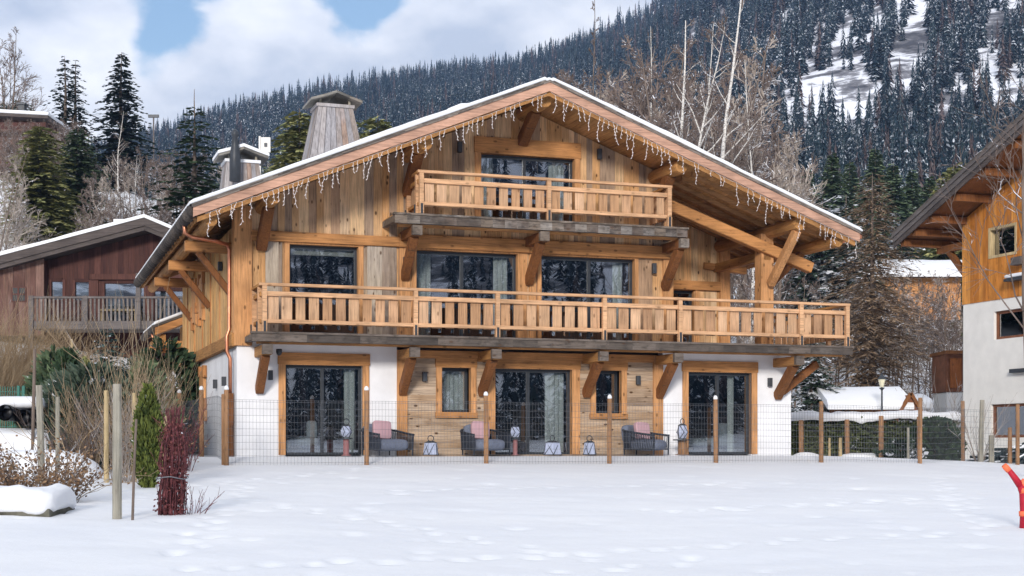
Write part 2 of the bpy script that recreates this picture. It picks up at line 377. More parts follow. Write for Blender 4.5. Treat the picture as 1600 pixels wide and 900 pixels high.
def Z(X, Y, detail=True):
    X = np.asarray(X, float); Y = np.asarray(Y, float)
    r = np.hypot(X, Y); th = np.arctan2(X, Y); thc = np.clip(th, -1.0, 1.0); px = 800+F*np.tan(thc)
    u = (X-CX)*CA+(Y-CY)*SA; v = -(X-CX)*SA+(Y-CY)*CA
    near = np.interp(v, PV, PZ)-.03*np.clip(u-15.5, 0, 12)
    near = near+.25*np.clip((-2-u)/8, 0, 1)*np.clip((v+14)/10, 0, 1)
    if detail:
        k = np.clip((-1.6-v)/1.5, .12, 1)
        near = near+k*.62*(.22*fbm(X*.16, Y*.16, 3, 3)+.10*fbm(X*.5+3, Y*.9, 3, 9)+.04*fbm(X*1.5, Y*2.6, 3, 21))
    far = zfar(px, r)+np.where(r > 160, np.clip((r-160)/300, 0, 1)*(22*fbm(X*.012, Y*.012, 4, 5)), 0)
    if detail: far = far+.8*fbm(X*.12, Y*.12, 3, 8)*np.clip((r-48)/10, 0, 1)
    gen = zgen(r, th)
    wgt = np.clip((np.abs(th)-.62)/.4, 0, 1); wgt = wgt*wgt*(3-2*wgt); far = far*(1-wgt)+gen*wgt
    t = np.clip((r-41)/16, 0, 1); t = t*t*(3-2*t)
    t = np.where(np.abs(th) > .9, np.clip((r-30)/40, 0, 1), t)
    return near*(1-t)+far*t
def zs(x, y): return float(Z(np.array([x]), np.array([y]))[0])
def at(px, Y): return ((px-800)/F*Y, Y)
def gp(px, Y, dz=-.03): x, y = at(px, Y); return (x, y, zs(x, y)+dz)
def ybase(px, py):                        # how far off the ground is where the photo shows a foot at px, py
    for Y in np.arange(9, 70, .1):
        x, y = at(px, Y)
        if EZ+(YH-py)/F*Y <= zs(x, y): return float(Y)
    return 45.
def ground():
    th = np.concatenate([np.radians(np.arange(-180, -28, 3.8)), np.radians(np.arange(-28, 28, .13)), np.radians(np.arange(28, 180.01, 4.))])
    th[-1] = pi
    r1 = np.concatenate([[.05, 2, 4, 6], np.arange(8, 46, .13), np.arange(46, 150, 1.1), [152]])
    def grid(rs, name, m):
        R, T = np.meshgrid(rs, th, indexing='ij'); X = R*np.sin(T); Y = R*np.cos(T); Zz = Z(X, Y)
        for fx, fy, fr, fd in FEET:
            q = ((X-fx)**2+(Y-fy)**2)/fr**2; Zz = Zz-np.where(q < 6, fd*(np.exp(-q)-.12*np.exp(-((np.sqrt(q)-1.5)/.5)**2)), 0)
        V = np.stack([X, Y, Zz], -1).reshape(-1, 3); a, b = R.shape; i = np.arange(a*b).reshape(a, b)
        Fc = np.stack([i[:-1,:-1], i[:-1,1:], i[1:,1:], i[1:,:-1]], -1).reshape(-1, 4)[:, ::-1]
        o = npmesh(name, V, Fc, m, True); tag(o, kind='structure'); return o
    rg = random.Random(5)
    for (x0, y0, x1, y1, n) in ((-3.6, 16, -5.2, 29, 26), (2.5, 22, 8.5, 26, 16), (-2, 26, 5, 29.5, 18), (-7.5, 15.5, -5.6, 27, 24), (-5.8, 27, -3, 33.5, 14), (-3.2, 14.5, 6.5, 19.5, 26), (1, 16, -4.6, 24, 18), (6.5, 20, 9, 31, 22), (-1, 13, 2.5, 16.5, 9)):
        for k in range(n):
            t = k/n; s = .12*(-1)**k; x = x0+(x1-x0)*t; y = y0+(y1-y0)*t; d = Vector((x1-x0, y1-y0)).normalized()
            FEET.append((x-d.y*s+rg.uniform(-.05,.05), y+d.x*s+rg.uniform(-.07,.07), rg.uniform(.09,.14), rg.uniform(.04,.08)))
    for k in range(150): FEET.append((rg.uniform(-10, 11), rg.uniform(12, 33), rg.uniform(.07,.20), rg.uniform(.015,.05)))
    grid(r1, 'snow_ground', M['snow'])
    t = NT('mountain_slope'); f = t.noise(t.map(t.obj(), (1,1,2.6)), .02, 8, .65); f2 = t.noise(t.obj(), .12, 5, .7)
    c = t.ramp(t.ma('ADD', t.ma('MULTIPLY', f, .7), t.ma('MULTIPLY', f2, .35)), [(.44, (.05,.05,.06)), (.50, (.20,.20,.22)), (.53, (.72,.74,.80))])
    mm = t.done(c, .85, f2, .5, 2.)
    grid(np.concatenate([[152], np.geomspace(165, 1700, 80)]), 'mountain', mm)
ground()
# ------------------------------------------------------------------ the chalet
rnd = random.Random(11)
ch = thing('chalet', 'large golden timber chalet with two balconies and white plaster base behind the wire fence', 'chalet', (CX, CY, 0), A)
RU, RZ, SL, SR = 7.47, 9.33, .409, .378
def zr(u): return RZ-(SL*(RU-u) if u < RU else SR*(u-RU))
VF, VB, UL, UR, HV = -2.0, 14.0, -1.27, 16.36, 12.0
def cut(a, b, holes):                                     # intervals of [a, b] outside the holes
    iv = [(a, b)]
    for h0, h1 in holes:
        n = []
        for x, y in iv:
            if h1 <= x or h0 >= y: n.append((x, y)); continue
            if h0 > x: n.append((x, h0))
            if h1 < y: n.append((h1, y))
        iv = n
    return [q for q in iv if q[1]-q[0] > .01]
def vboards(mb, u0, u1, z0, ztop, holes, bw=(.16,.27), v=0, th=.05, axis='u', batten=0):
    u = u0
    while u < u1-.02:
        w_ = min(rnd.uniform(*bw), u1-u)
        if u1-u-w_ < .09: w_ = u1-u
        hs = [(h[2], h[3]) for h in holes if h[0] < u+w_-.004 and h[1] > u+.004]
        cuts = sorted(set([u, u+w_]+[q for h in holes for q in h[:2] if u < q < u+w_]))
        dv = rnd.uniform(-.008, .008)
        for a, b in zip(cuts[:-1], cuts[1:]):
            hh = [(h[2], h[3]) for h in holes if h[0] < (a+b)/2 < h[1]]
            za, zb = ztop(a), ztop(b)
            for c, d in cut(z0, max(za, zb), hh):
                top = abs(d-max(za, zb)) < 1e-6
                ta, tb = (za, zb) if top else (d, d)
                g = .0015
                if axis == 'u': mb.slant(a+g, b-g, v+dv, v+dv+th, c, c, ta, tb)
                else: mb.box(v+dv, v+dv+th, a+g, b-g, c, d)
        u += w_
    return mb
def hboards(mb, u0, u1, z0, z1, holes, bh=(.15,.24), v=0, th=.05):
    z = z0
    while z < z1-.02:
        h = min(rnd.uniform(*bh), z1-z)
        if z1-z-h < .08: h = z1-z
        dv = rnd.uniform(-.012, .012)
        zc = sorted(set([z, z+h]+[q for hl in holes for q in hl[2:4] if z < q < z+h]))
        for c, d in zip(zc[:-1], zc[1:]):
            hh = [(hl[0], hl[1]) for hl in holes if hl[2] < (c+d)/2 < hl[3]]
            for a, b in cut(u0, u1, hh):
                q = a
                while q < b-.01:
                    e2 = min(b, q+rnd.uniform(1.6, 3.4))
                    if b-e2 < .5: e2 = b
                    mb.box(q, e2-.003, v+dv, v+dv+th, c, d-.004); q = e2
        z += h
    return mb
under = lambda u: zr(u)-.17
# openings: u0, u1, z0, z1 of the opening in the wall (inside the wooden surround)
GL = (1.2, 3.16, .02, 2.27); W1 = (5.25, 6.03, 1.12, 2.27); GM = (6.7, 8.85, .02, 2.27); W2 = (9.53, 10.28, 1.12, 2.27); GR = (12.26, 14.2, .02, 2.27)
MLW = (1.3, 3.05, 3.05, 5.28); D1 = (4.57, 7.32, 3.05, 5.28); D2 = (7.98, 10.66, 3.05, 5.28); TOP = (6.31, 8.92, 6.05, 7.88)
# plaster of the ground floor, in one mesh with its thickness
for (u0, u1), h in (((0, 4.06), GL), ((11.5, 15.45), GR)):
    p = MB(); o_ = [(u0,-.5),(u0,2.9),(u1,2.9),(u1,-.5)]; i_ = [(h[0],-.5),(h[0],h[3]),(h[1],h[3]),(h[1],-.5)]
    V = [(x,y,z) for y in (0,.3) for q in (o_, i_) for x,z in q]; Fc = []
    for k in range(3): Fc += [(k,k+1,5+k,4+k), (8+k,12+k,13+k,9+k), (k,8+k,9+k,k+1), (4+k,5+k,13+k,12+k)]
    p.add(V, Fc+[(0,4,12,8),(3,11,15,7)]).build('plaster_wall', M['plaster'], ch)
MB().box(0, .3, .3, HV, -.5, 2.75).build('plaster_wall', M['plaster'], ch); MB().box(15.15, 15.45, .3, HV, -.5, 2.9).build('plaster_wall', M['plaster'], ch)
hboards(MB(), 4.33, 11.21, -.2, 2.72, [W1, GM, W2]).build('plank_wall', M['planks'], ch)
up1 = vboards(MB(), .36, 11.78, 2.95, lambda u: 5.33, [(.36, .42, 2.9, 2.96), MLW, D1, D2], (.17,.26))
vboards(up1, .36, 11.78, 5.33, under, [TOP], (.15,.26))
up1.build('facade_boards', M['facade'], ch)
vboards(MB(), .70, 1.12, 2.96, lambda u: 5.32, [], (.13,.2), v=-.035, th=.03).build('weathered_panel', M['barn'], ch)
vboards(MB(), 3.28, 4.05, 2.96, lambda u: 5.32, [], (.14,.22), v=-.035, th=.03).build('weathered_panel', M['barn'], ch)
# side wall towards the garden: narrow boards, corner post, foot beam
SW = (5.6, 6.5, 4.2, 5.3)
vboards(MB(), .34, HV, 3.02, lambda u: 5.72, [], (.15,.22), v=-.03, th=.05, axis='v').build('side_boards', M['side'], ch)
MB().beam((-.06,-.06,2.87), (-.06,HV,2.87), .16, .32, ch=.012).build('foot_beam', M['trimy'], ch)
b = MB()
for v in np.arange(.9, HV, 1.9): b.box(-.06, -.031, v, v+.04, 3.04, 5.6)
b.build('cover_battens', M['trimz'], ch)
MB().box(-.08, .36, -.09, .33, 2.72, under(.1)+.02).build('corner_post', M['trimz'], ch)
for (a, b_) in ((4.06, 4.33), (11.21, 11.5)): MB().box(a, b_, -.05, .2, -.2, 2.70).build('post', M['trimz'], ch)
for (a, b_) in ((4.12, 4.40), (11.5, 11.8)): MB().box(a, b_, -.05, .2, 2.96, 5.33).build('post', M['trimz'], ch)
for (a, b_) in ((7.42, 7.58), (7.66, 7.82)): MB().box(a, b_, -.045, .05, 2.96, 5.30).build('post', M['trimz'], ch)
MB().beam((.36,-.03,5.45), (4.12,-.03,5.45), .16, .25, ch=.01).build('floor_beam', M['trimx'], ch)
MB().beam((4.1,-.04,5.49), (7.62,-.04,5.49), .18, .34, ch=.01).build('floor_beam', M['trimx'], ch)
MB().beam((7.64,-.04,5.49), (11.8,-.04,5.49), .18, .34, ch=.01).build('floor_beam', M['trimx'], ch)
MB().beam((4.33,-.03,2.60), (11.2,-.03,2.60), .10, .2, ch=.01).build('floor_beam', M['trimx'], ch)
# rear, far side and the set-back loggia wall
vboards(MB(), 0, 15.45, 2.9, under, [], (.3,.4), v=HV-.06).build('rear_boards', M['side'], ch)
MB().box(0.3, 15.15, HV-.3, HV-.1, -.5, 2.9).build('rear_plaster', M['plaster'], ch)
LV = 3.0
pxu = lambda px, v: ((px-800)/F*(CY+v*CA)-CX+v*SA)/(CA-(px-800)/F*SA)
LD = (pxu(1050, LV), pxu(1084, LV), 2.98, 4.85); LE = pxu(1139, LV)
vboards(MB(), 11.7, LE-.02, 2.9, under, [LD], (.18,.3), v=LV).build('loggia_boards', M['facade'], ch)
MB().box(LE-.32, LE, LV-.08, LV+.2, 2.98, under(LE)).build('post', M['trimz'], ch)
MB().beam((11.78,LV-.05,5.0), (LE-.32,LV-.05,5.0), .12, .26).build('floor_beam', M['trimx'], ch)
MB().box(LD[1]+.03, LD[1]+.17, LV-.05, LV+.02, 2.98, 4.87).build('post', M['trimz'], ch)
vboards(MB(), .05, LV+.05, 2.95, lambda u: 7.5, [], (.2,.3), v=11.76, th=.05, axis='v').build('return_boards', M['facade'], ch)
vboards(MB(), LV, HV, 2.95, lambda u: under(LE)-.02, [], (.2,.3), v=LE-.07, th=.05, axis='v').build('far_side_boards', M['side'], ch)
MB().box(.3, 15.15, .3, HV-.3, 2.74, 2.94).build('upper_floor', M['room'], ch)
# outer post carrying the open roof corner, rafter and struts
MB().box(14.46, 14.84, -.1, .28, 2.97, 6.15).build('post', M['trimz'], ch)
MB().beam((11.3, -.12, zr(11.3)-1.0), (16.0, -.12, zr(16.0)-.86), .26, .30, ch=.02).build('principal_rafter', M['trimx'], ch)
MB().beam((14.65, 3.0, 5.55), (14.65, -.1, 5.55), .22, .26, ch=.02).build('tie_beam', M['trimy'], ch)
MB().beam((14.2, LV, 5.6), (15.6, LV, 5.5), .2, .2).build('tie_beam', M['trimx'], ch)
MB().beam((14.70, -.2, 4.75), (14.75, -1.55, 6.05), .20, .22, (0,1,0), .02).build('strut', M['trimz'], ch)
MB().beam((14.82, .05, 4.75), (15.9, .05, 5.75), .18, .20, (0,1,0), .02).build('strut', M['brace'], ch)
# roof: sheathing with purlins, rafters, barges, shingles and snow
rb = MB()
for (a, b_) in ((UL, RU), (RU, UR)): rb.slant(a, b_, VF, VB, zr(a)-.10, zr(b_)-.10, zr(a), zr(b_))
roof = rb.build('roof', M['soffit'], ch)
sb = MB()                                                # soffit boards run along the ridge under the rafters
for (a, b_) in ((UL+.08, RU-.05), (RU+.05, UR-.08)):
    u = a
    while u < b_-.05:
        w_ = min(rnd.uniform(.14,.2), b_-u); d = rnd.uniform(0, .008)
        sb.slant(u+.002, u+w_-.003, VF+.1, VB-.1, zr(u)-.145-d, zr(u+w_)-.145-d, zr(u)-.105, zr(u+w_)-.105); u += w_
sb.build('soffit_boards', M['soffit'], roof)
for v in np.arange(-1.75, 13.8, .62):
    for (a, b_) in ((UL+.03, .2), (11.85, UR-.05)):
        if a > 5 and (v > 9 or v < -1.2): continue
        MB().slant(a, b_, v, v+.09, zr(a)-.27, zr(b_)-.27, zr(a)-.145, zr(b_)-.145).build('rafter', M['rafter'], roof)
for (a, b_, s) in ((UL-.02, RU, 1), (RU, UR+.02, 1)):
    MB().slant(a, b_, VF-.05, VF-.004, zr(a)-.215, zr(b_)-.215, zr(a)+.005, zr(b_)+.005).build('barge_board', M['barge'], roof)
    MB().slant(a+.1 if a < 0 else a, b_-.1 if b_ > 9 else b_, VF+.02, VF+.09, zr(a)-.32, zr(b_)-.32, zr(a)-.205, zr(b_)-.205).build('inner_barge', M['soffit'], roof)
sg = MB()
for k in range(3):
    for (a, b_) in ((UL-.05, RU), (RU, UR+.05)):
        u = a
        while u < b_-.01:
            w_ = min(rnd.uniform(.18,.4), b_-u); e2 = rnd.uniform(-.012, .012)
            sg.slant(u, u+w_, VF-.08+.012*k+e2, VF+.6, zr(u)+.006+.03*k, zr(u+w_)+.006+.03*k, zr(u)+.031+.03*k, zr(u+w_)+.031+.03*k); u += w_
sg.build('shingle_edge', M['shingle'], roof)
mb = MB()
for (a, b_) in ((UL-.03, RU), (RU, UR+.03)): mb.slant(a, b_, VF+.61, VB+.05, zr(a)+.004, zr(b_)+.004, zr(a)+.09, zr(b_)+.09)
mb.build('shingles', M['shingle'], roof)
def snow_roof():
    us = np.concatenate([np.linspace(UL-.1, RU-.35, 90), np.linspace(RU-.3, RU+.3, 11), np.linspace(RU+.35, UR+.1, 92)])
    prof = [(VF-.06, 0), (VF-.09, .35), (VF-.07, .7), (VF+.0, .95), (VF+.2, 1.0), (1, 1.05), (5, 1.1), (10, 1.0), (VB, .9), (VB+.05, 0)]
    V = []; Fc = []
    for i, u in enumerate(us):
        edge = min(1, (u-us[0])/.2+.7, (us[-1]-u)/.2+.6)
        h = (.115+.17*float(fbm(u*.7, 3.3, 4, 4)))*edge
        zz = zr(u)+.098-(.05 if abs(u-RU) < .12 else 0)
        for v, k in prof:
            V.append((u, v+.03*float(vnoise(u*2.1, v, 3)-.5), zz+h*k*(1+.25*float(fbm(u*.9, v*1.7, 2, 6)))))
    n = len(prof)
    for i in range(len(us)-1):
        for j in range(n-1): Fc.append((i*n+j, (i+1)*n+j, (i+1)*n+j+1, i*n+j+1))
    m_ = MB(); m_.add(V, Fc)
    for u0 in (us[0], us[-1]): pass
    m_.poly([V[j] for j in range(n)]); m_.poly([V[(len(us)-1)*n+j] for j in range(n)][::-1])
    m_.build('snow_cover', M['snowcap'], roof, True)
snow_roof()
def lumps(uc, vc, ru, rv, h, name='snow_lump'):
    return MB().lathe([(1, 0), (.93, .35), (.75, .7), (.45, .93), (.1, 1)], 14).xf(Matrix.Translation((uc, vc, zr(uc)+.12)) @ Matrix.Diagonal((ru, rv, h, 1))).build(name, M['snowcap'], roof, True)
lumps(4.0, .6, .45, .5, .36); lumps(.55, 3.0, .3, .4, .34); lumps(2.3, 1.2, .5, .6, .2)
# low ridge vent with a bent shingle hood
mb = MB(); pts = [(5.65,.5),(5.9,.72),(6.25,.88),(6.7,.92)]
for (a, za), (b_, zb) in zip(pts[:-1], pts[1:]): mb.slant(a, b_, 1.6, 2.6, zr(5.6)+za-.08, zr(5.6)+zb-.08, zr(5.6)+za, zr(5.6)+zb)
vent = mb.build('roof_vent', M['shingle'], roof)
mb = MB()
for (a, za), (b_, zb) in zip(pts[:-1], pts[1:]): mb.slant(a, b_, 1.57, 2.6, zr(5.6)+za+.004, zr(5.6)+zb+.004, zr(5.6)+za+.075, zr(5.6)+zb+.075)
mb.build('vent_snow', M['snowcap'], roof); MB().box(5.75, 6.66, 1.75, 2.5, zr(6.0)-.1, zr(5.6)+.62).build('vent_side', M['trimx'], roof)
# left eave: rounded stone tile ends, gutter and copper outlet
mb = MB()
for k in range(46):
    v = VF+.02+k*.35; mb.lathe([(.02,0),(.10,.02),(.13,.10),(.13,.22),(.10,.30),(.02,.32)], 8).xf(Matrix.Identity(4)) if 0 else None
    t2 = MB().lathe([(.03,0),(.10,.012),(.15,.08),(.165,.16),(.15,.25),(.10,.32),(.03,.335)], 10); t2.xf(Matrix.Translation((UL-.01, v, zr(UL)-.06)) @ Matrix.Rotation(-pi/2, 4, 'X'))
    mb.add(t2.v, t2.f)
mb.build('eave_tiles', M['eave'], roof, True)
MB().box(UL+.10, UL+.14, VF+.1, VB-.05, zr(UL)-.24, zr(UL)-.10).build('eave_fascia', M['trimy'], roof)
MB().tube([(UR+.05, VF-.03, zr(UR)-.08), (UR+.05, VB, zr(UR)-.08)], .06, 10).build('gutter', M['copper'], roof, True)
MB().tube([(UL-.04,-.35,zr(UL)-.15), (UL-.02,-.3,zr(UL)-.36), (UL+.15,-.2,zr(UL)-.44), (-.5,.1,zr(UL)-.47), (-.17,.42,zr(UL)-.5), (-.12,.45,zr(UL)-.65), (-.12,.45,3.15), (-.18,.45,2.98), (-.18,.45,2.6), (-.10,.45,2.42), (-.10,.45,1.55)], .048, 10).build('downpipe', M['copper'], ch, True)
MB().box(-.17, -.03, .36, .54, -.1, 1.56).build('downpipe_boxing', M['brace'], ch)
# purlins and their braces
def log(u, v0, v1, z, r, name='purlin'):
    p = MB().tube([(u, v0, z), (u, v0+.06, z), (u, v1, z)], [r*.93, r, r], 10); return p.build(name, M['trimy'], ch)
for u in (.62, 4.35, RU, 11.25, 14.75):
    z = zr(u)-.17-.20; log(u, VF+.28, 1.0 if u < 11 else HV, z, .19)
    if u < 14: MB().beam((u-.02, -.02, z-(.72 if u == RU else .98)), (u, VF+.95, z-.10), .26, .28, (0,1,0), .02).build('bracket', M['brace'], ch)
log(UL+.42, VF+.2, VB-.3, zr(UL+.42)-.42, .15, 'eave_purlin'); log(UR-.5, VF+.2, HV, zr(UR-.5)-.38, .17, 'eave_purlin')
for v in (.85, 4.9, 9.2):
    MB().beam((.2, v, zr(UL+.42)-.70), (UL+.1, v, zr(UL+.42)-.70), .24, .27, ch=.03).build('outrigger', M['trimx'], ch)
    MB().beam((-.05, v, 4.1), (-.85, v, zr(UL+.42)-.82), .16, .18, (0,1,0), .02).build('bracket', M['brace'], ch)
# shutters and lamps of the garden side
for (v0, z0) in ((7.9, 3.75), (6.2, 3.75), (6.0, .85)):
    mb = MB(); h = 1.55 if z0 > 2 else 1.75
    mb.box(-.10, -.02 if z0 < 2 else -.035, v0, v0+.95, z0+.2, z0+h-.2); k = 0
    for (dv, dz, hh) in ((-.16, .1, .32), (-.08, .45, .3), (.82, .0, .34), (.9, .4, .3), (.78, h-.35, .3), (-.12, h-.4, .34)):
        mb.box(-.125, -.012 if z0 < 2 else -.034, v0+dv, v0+dv+.24, z0+dz, z0+dz+hh)
    mb.build('shutter', M['trimz'], ch)
def sconce(u, v, z, side=False, h=.24):
    mb = MB()
    if side: mb.box(u-.11, u, v-.06, v+.06, z-h/2, z+h/2); mb.box(u-.02, u+.01, v-.04, v+.04, z-h*.35, z+h*.35)
    else: mb.box(u-.055, u+.055, v-.11, v, z-h/2, z+h/2); mb.box(u-.04, u+.04, v-.02, v+.02, z-h*.35, z+h*.35)
    mb.build('wall_lamp', M['lamp'], ch, bev=.008)
for (u, z) in ((.82, 2.0), (4.78, 2.02), (10.75, 2.02), (14.75, 2.02)): sconce(u, -.012, z)
for (u, z) in ((5.72, 7.98), (9.62, 8.05)): sconce(u, -.02, z, h=.28)
for (u, z) in ((4.26, 4.93), (11.2, 5.05)): sconce(u, -.056, z, h=.28)
sconce(0, 1.95, 1.92, True); sconce(0, 3.7, 1.92, True); sconce(-.04, 2.4, 4.95, True)
MB().lathe([(.02,-.16),(.06,-.13),(.075,-.07),(.075,0)], 10, (.95,-.55,2.62)).build('camera_dome', M['dark'], ch, True)

# windows and glazed doors: window > frame, pane, curtain, room
def window(o, name, v0=0.0, surround=.15, sill=False, split=None, curtains=(), head=None, depth=2.2, blind=0, vg=.16, fw=.06, top_extra=0):
    u0, u1, z0, z1 = o; s = surround
    pr = v0-.045; e_ = s if s else .02
    w_ = MB().ring(u0, u1, z0, z1, e_, pr if s else v0, v0+.14, sill).build(name, M['trimz'], ch)
    if s: MB().box(u0-s-.02, u1+s+.02, pr-.012, v0+.1, z1+.012, z1+(head or s+.12)).build('lintel', M['trimx'], w_)
    if sill: MB().box(u0-s-.02, u1+s+.02, pr-.02, v0+.1, z0-s, z0-.012).build('sill', M['trimx'], w_)
    f = MB(); a, b_ = v0+vg-.03, v0+vg+.05
    f.box(u0, u0+fw, a, b_, z0, z1); f.box(u1-fw, u1, a, b_, z0, z1); f.box(u0+fw, u1-fw, a, b_, z1-fw*1.3, z1); f.box(u0+fw, u1-fw, a, b_, z0, z0+fw)
    cs = [u0+fw]+([u0+(u1-u0)*x for x in split] if split else [])+[u1-fw]
    for x in cs[1:-1]: f.box(x-.035, x+.035, a-.012, b_-.004, z0+fw, z1-fw*1.3)
    f.build('frame', M['dark'], w_)
    for i, (x, y) in enumerate(zip(cs[:-1], cs[1:])):
        MB().box(x-.01, y+.01, v0+vg+.01+.004*i, v0+vg+.013+.004*i, z0+fw*.8, z1-fw*1.1).build('pane', M['glass'], w_)
    for (x, y) in curtains:
        n = max(8, int((y-x)/.028)); pts = [(x+(y-x)*k/n, v0+vg+.15+.045*sin(k*1.35)+.02*sin(k*.5)) for k in range(n+1)]
        c = MB(); c.add([(p, q, z0+.03) for p, q in pts]+[(p, q, z1-.05) for p, q in pts], [(k, k+1, n+2+k, n+1+k) for k in range(n)])
        c.build('curtain', M['curtain'], w_, True)
    if blind: MB().box(u0+fw, u1-fw, v0+vg+.10, v0+vg+.14, z1-blind, z1-.03).build('blind', M['reveal'], w_)
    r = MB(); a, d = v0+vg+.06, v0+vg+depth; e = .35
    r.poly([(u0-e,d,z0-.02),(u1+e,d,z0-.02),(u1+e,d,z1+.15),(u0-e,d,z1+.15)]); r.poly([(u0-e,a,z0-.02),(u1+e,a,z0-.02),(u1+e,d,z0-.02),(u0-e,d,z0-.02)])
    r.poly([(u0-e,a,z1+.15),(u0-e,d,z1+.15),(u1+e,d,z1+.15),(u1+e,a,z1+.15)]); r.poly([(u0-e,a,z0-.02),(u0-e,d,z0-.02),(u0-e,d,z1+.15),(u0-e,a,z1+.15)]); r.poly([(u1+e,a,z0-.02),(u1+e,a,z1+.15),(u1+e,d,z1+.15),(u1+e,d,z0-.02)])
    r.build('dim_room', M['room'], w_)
    return w_
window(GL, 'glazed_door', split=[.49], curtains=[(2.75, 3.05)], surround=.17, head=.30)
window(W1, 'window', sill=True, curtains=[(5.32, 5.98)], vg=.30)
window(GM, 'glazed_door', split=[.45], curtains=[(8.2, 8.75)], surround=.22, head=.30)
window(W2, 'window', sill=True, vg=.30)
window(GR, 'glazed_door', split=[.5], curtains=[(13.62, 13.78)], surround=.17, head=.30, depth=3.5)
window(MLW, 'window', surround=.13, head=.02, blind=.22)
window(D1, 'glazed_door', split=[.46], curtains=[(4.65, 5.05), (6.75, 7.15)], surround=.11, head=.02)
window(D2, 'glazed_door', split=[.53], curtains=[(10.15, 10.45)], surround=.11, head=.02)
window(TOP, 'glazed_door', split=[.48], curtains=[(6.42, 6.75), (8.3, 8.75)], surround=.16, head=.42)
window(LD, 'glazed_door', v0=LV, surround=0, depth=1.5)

# balconies: deck > fascia, rails, posts, boards, ...
def railing(par, p, q, z0, z1, posts, zmid=(.20,.31), zlow=(.20,.29), m_rail=None, bw=.245, gap=.085, endcap=True, topm='rail'):
    p, q = Vector((*p, 0)), Vector((*q, 0)); d = (q-p).normalized(); n = Vector((d.y, -d.x, 0)); Lg = (q-p).length
    ax = abs(d.x) > .5; rm = M[topm] if ax else M['trimy']
    P = lambda s, o, z: p+d*s+n*o+Vector((0,0,z))
    if topm: MB().beam(P(-.07,0,z1-.035), P(Lg+.07,0,z1-.035), .15, .07, ch=.01).build('handrail', rm, par)
    rr = M['rail'] if ax else M['trimy']
    MB().beam(P(0,0,z1-sum(zmid)/2), P(Lg,0,z1-sum(zmid)/2), .07, zmid[1]-zmid[0], ch=.006).build('mid_rail', rr, par)
    MB().beam(P(0,0,z0+sum(zlow)/2), P(Lg,0,z0+sum(zlow)/2), .07, zlow[1]-zlow[0], ch=.006).build('low_rail', rr, par)
    for s in posts: MB().box(-.055, .055, -.055, .055, z0-.03, z1-.071).xf(Matrix.Translation(P(s, .012, 0))).build('rail_post', M['rail'], par)
    for s in posts: MB().box(-.028,.028,-.008,.008,z0-.2,z0+.24).xf(Matrix.Translation(P(s,.075,0))).build('iron_strap', M['dark'], par)
    bd = MB(); ps = sorted(posts)
    for a, b_ in zip(ps[:-1], ps[1:]):
        nb = max(1, round((b_-a-.11-gap)/(bw+gap))); st = (b_-a-.11)/nb
        for k in range(nb):
            c = a+.055+st*(k+.5); w_ = (st-gap)*rnd.uniform(.9, 1.08); o = rnd.uniform(-.006, .006)
            x = MB().box(-w_/2, w_/2, -.014, .014, z0+zlow[0]-.02, z1-zmid[0]-.02)
            ang = atan2(d.y, d.x); x.xf(Matrix.Translation(P(c, -.052+o, 0)) @ Matrix.Rotation(ang+rnd.uniform(-.01,.01), 4, 'Z')); bd.add(x.v, x.f)
    bd.build('panel_boards', M['railz'], par)
def deck(u0, u1, v0, z, h, em):
    d = MB()
    v = v0+.06
    while v < -.02: d.box(u0+.04, u1-.04, v, min(v+.14, -.01), z-.045, z); v += .146
    o = d.build('balcony', M['soffit'], ch)
    f = MB(); n = 26; pts = np.linspace(u0, u1, n)
    zz = [.018*float(fbm(x*1.7, 1.2, 3, 7)) for x in pts]
    for k in range(n-1): f.slant(pts[k], pts[k+1], v0-.03, v0+.12, z-h+zz[k], z-h+zz[k+1], z-.03+zz[k]*.4, z-.03+zz[k+1]*.4)
    f.build('edge_beam', em, o)
    MB().box(u0-.03, u1+.03, v0-.06, v0+.14, z-.045, z+.005).build('edge_board', em, o)
    MB().box(u0+.0, u0+.12, v0+.12, -.02, z-h*.8, z-.05).build('side_beam', M['deck'], o)
    MB().box(u1-.12, u1, v0+.12, -.02, z-h*.8, z-.05).build('side_beam', M['deck'], o)
    MB().box(u0+.15, u1-.15, v0+.25, v0+.37, z-h-.04, z-.05).build('deck_joist', M['trimx'], o)
    return o
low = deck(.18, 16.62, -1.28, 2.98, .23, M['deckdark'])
ps = [pxu(x, -1.2)-.42 for x in (413, 649, 777, 944, 1062, 1251, 1323)]
railing(low, (.42, -1.2), (.42+ps[-1], -1.2), 3.0, 4.16, ps, topm='rail')
railing(low, (.42, -.05), (.42, -1.13), 3.0, 4.15, [0.05, .95], bw=.2)
railing(low, (.42+ps[-1], -1.13), (.42+ps[-1], 2.8), 3.0, 4.15, [0.9, 2.4, 3.8], bw=.2)
MB().box(11.9, 16.5, -.02, 3.0, 2.80, 2.96).build('loggia_floor', M['soffit'], low)
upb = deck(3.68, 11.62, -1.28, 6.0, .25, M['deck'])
ps2 = [pxu(x, -1.2)-4.35 for x in (658, 857, 1045)]
railing(upb, (4.35, -1.2), (4.35+ps2[-1], -1.2), 6.03, 7.10, ps2, topm='rail')
railing(upb, (4.35, -.05), (4.35, -1.13), 6.03, 7.09, [0.05, .95], bw=.2)
railing(upb, (4.35+ps2[-1], -1.13), (4.35+ps2[-1], -.05), 6.03, 7.09, [.1, 1.0], bw=.2)
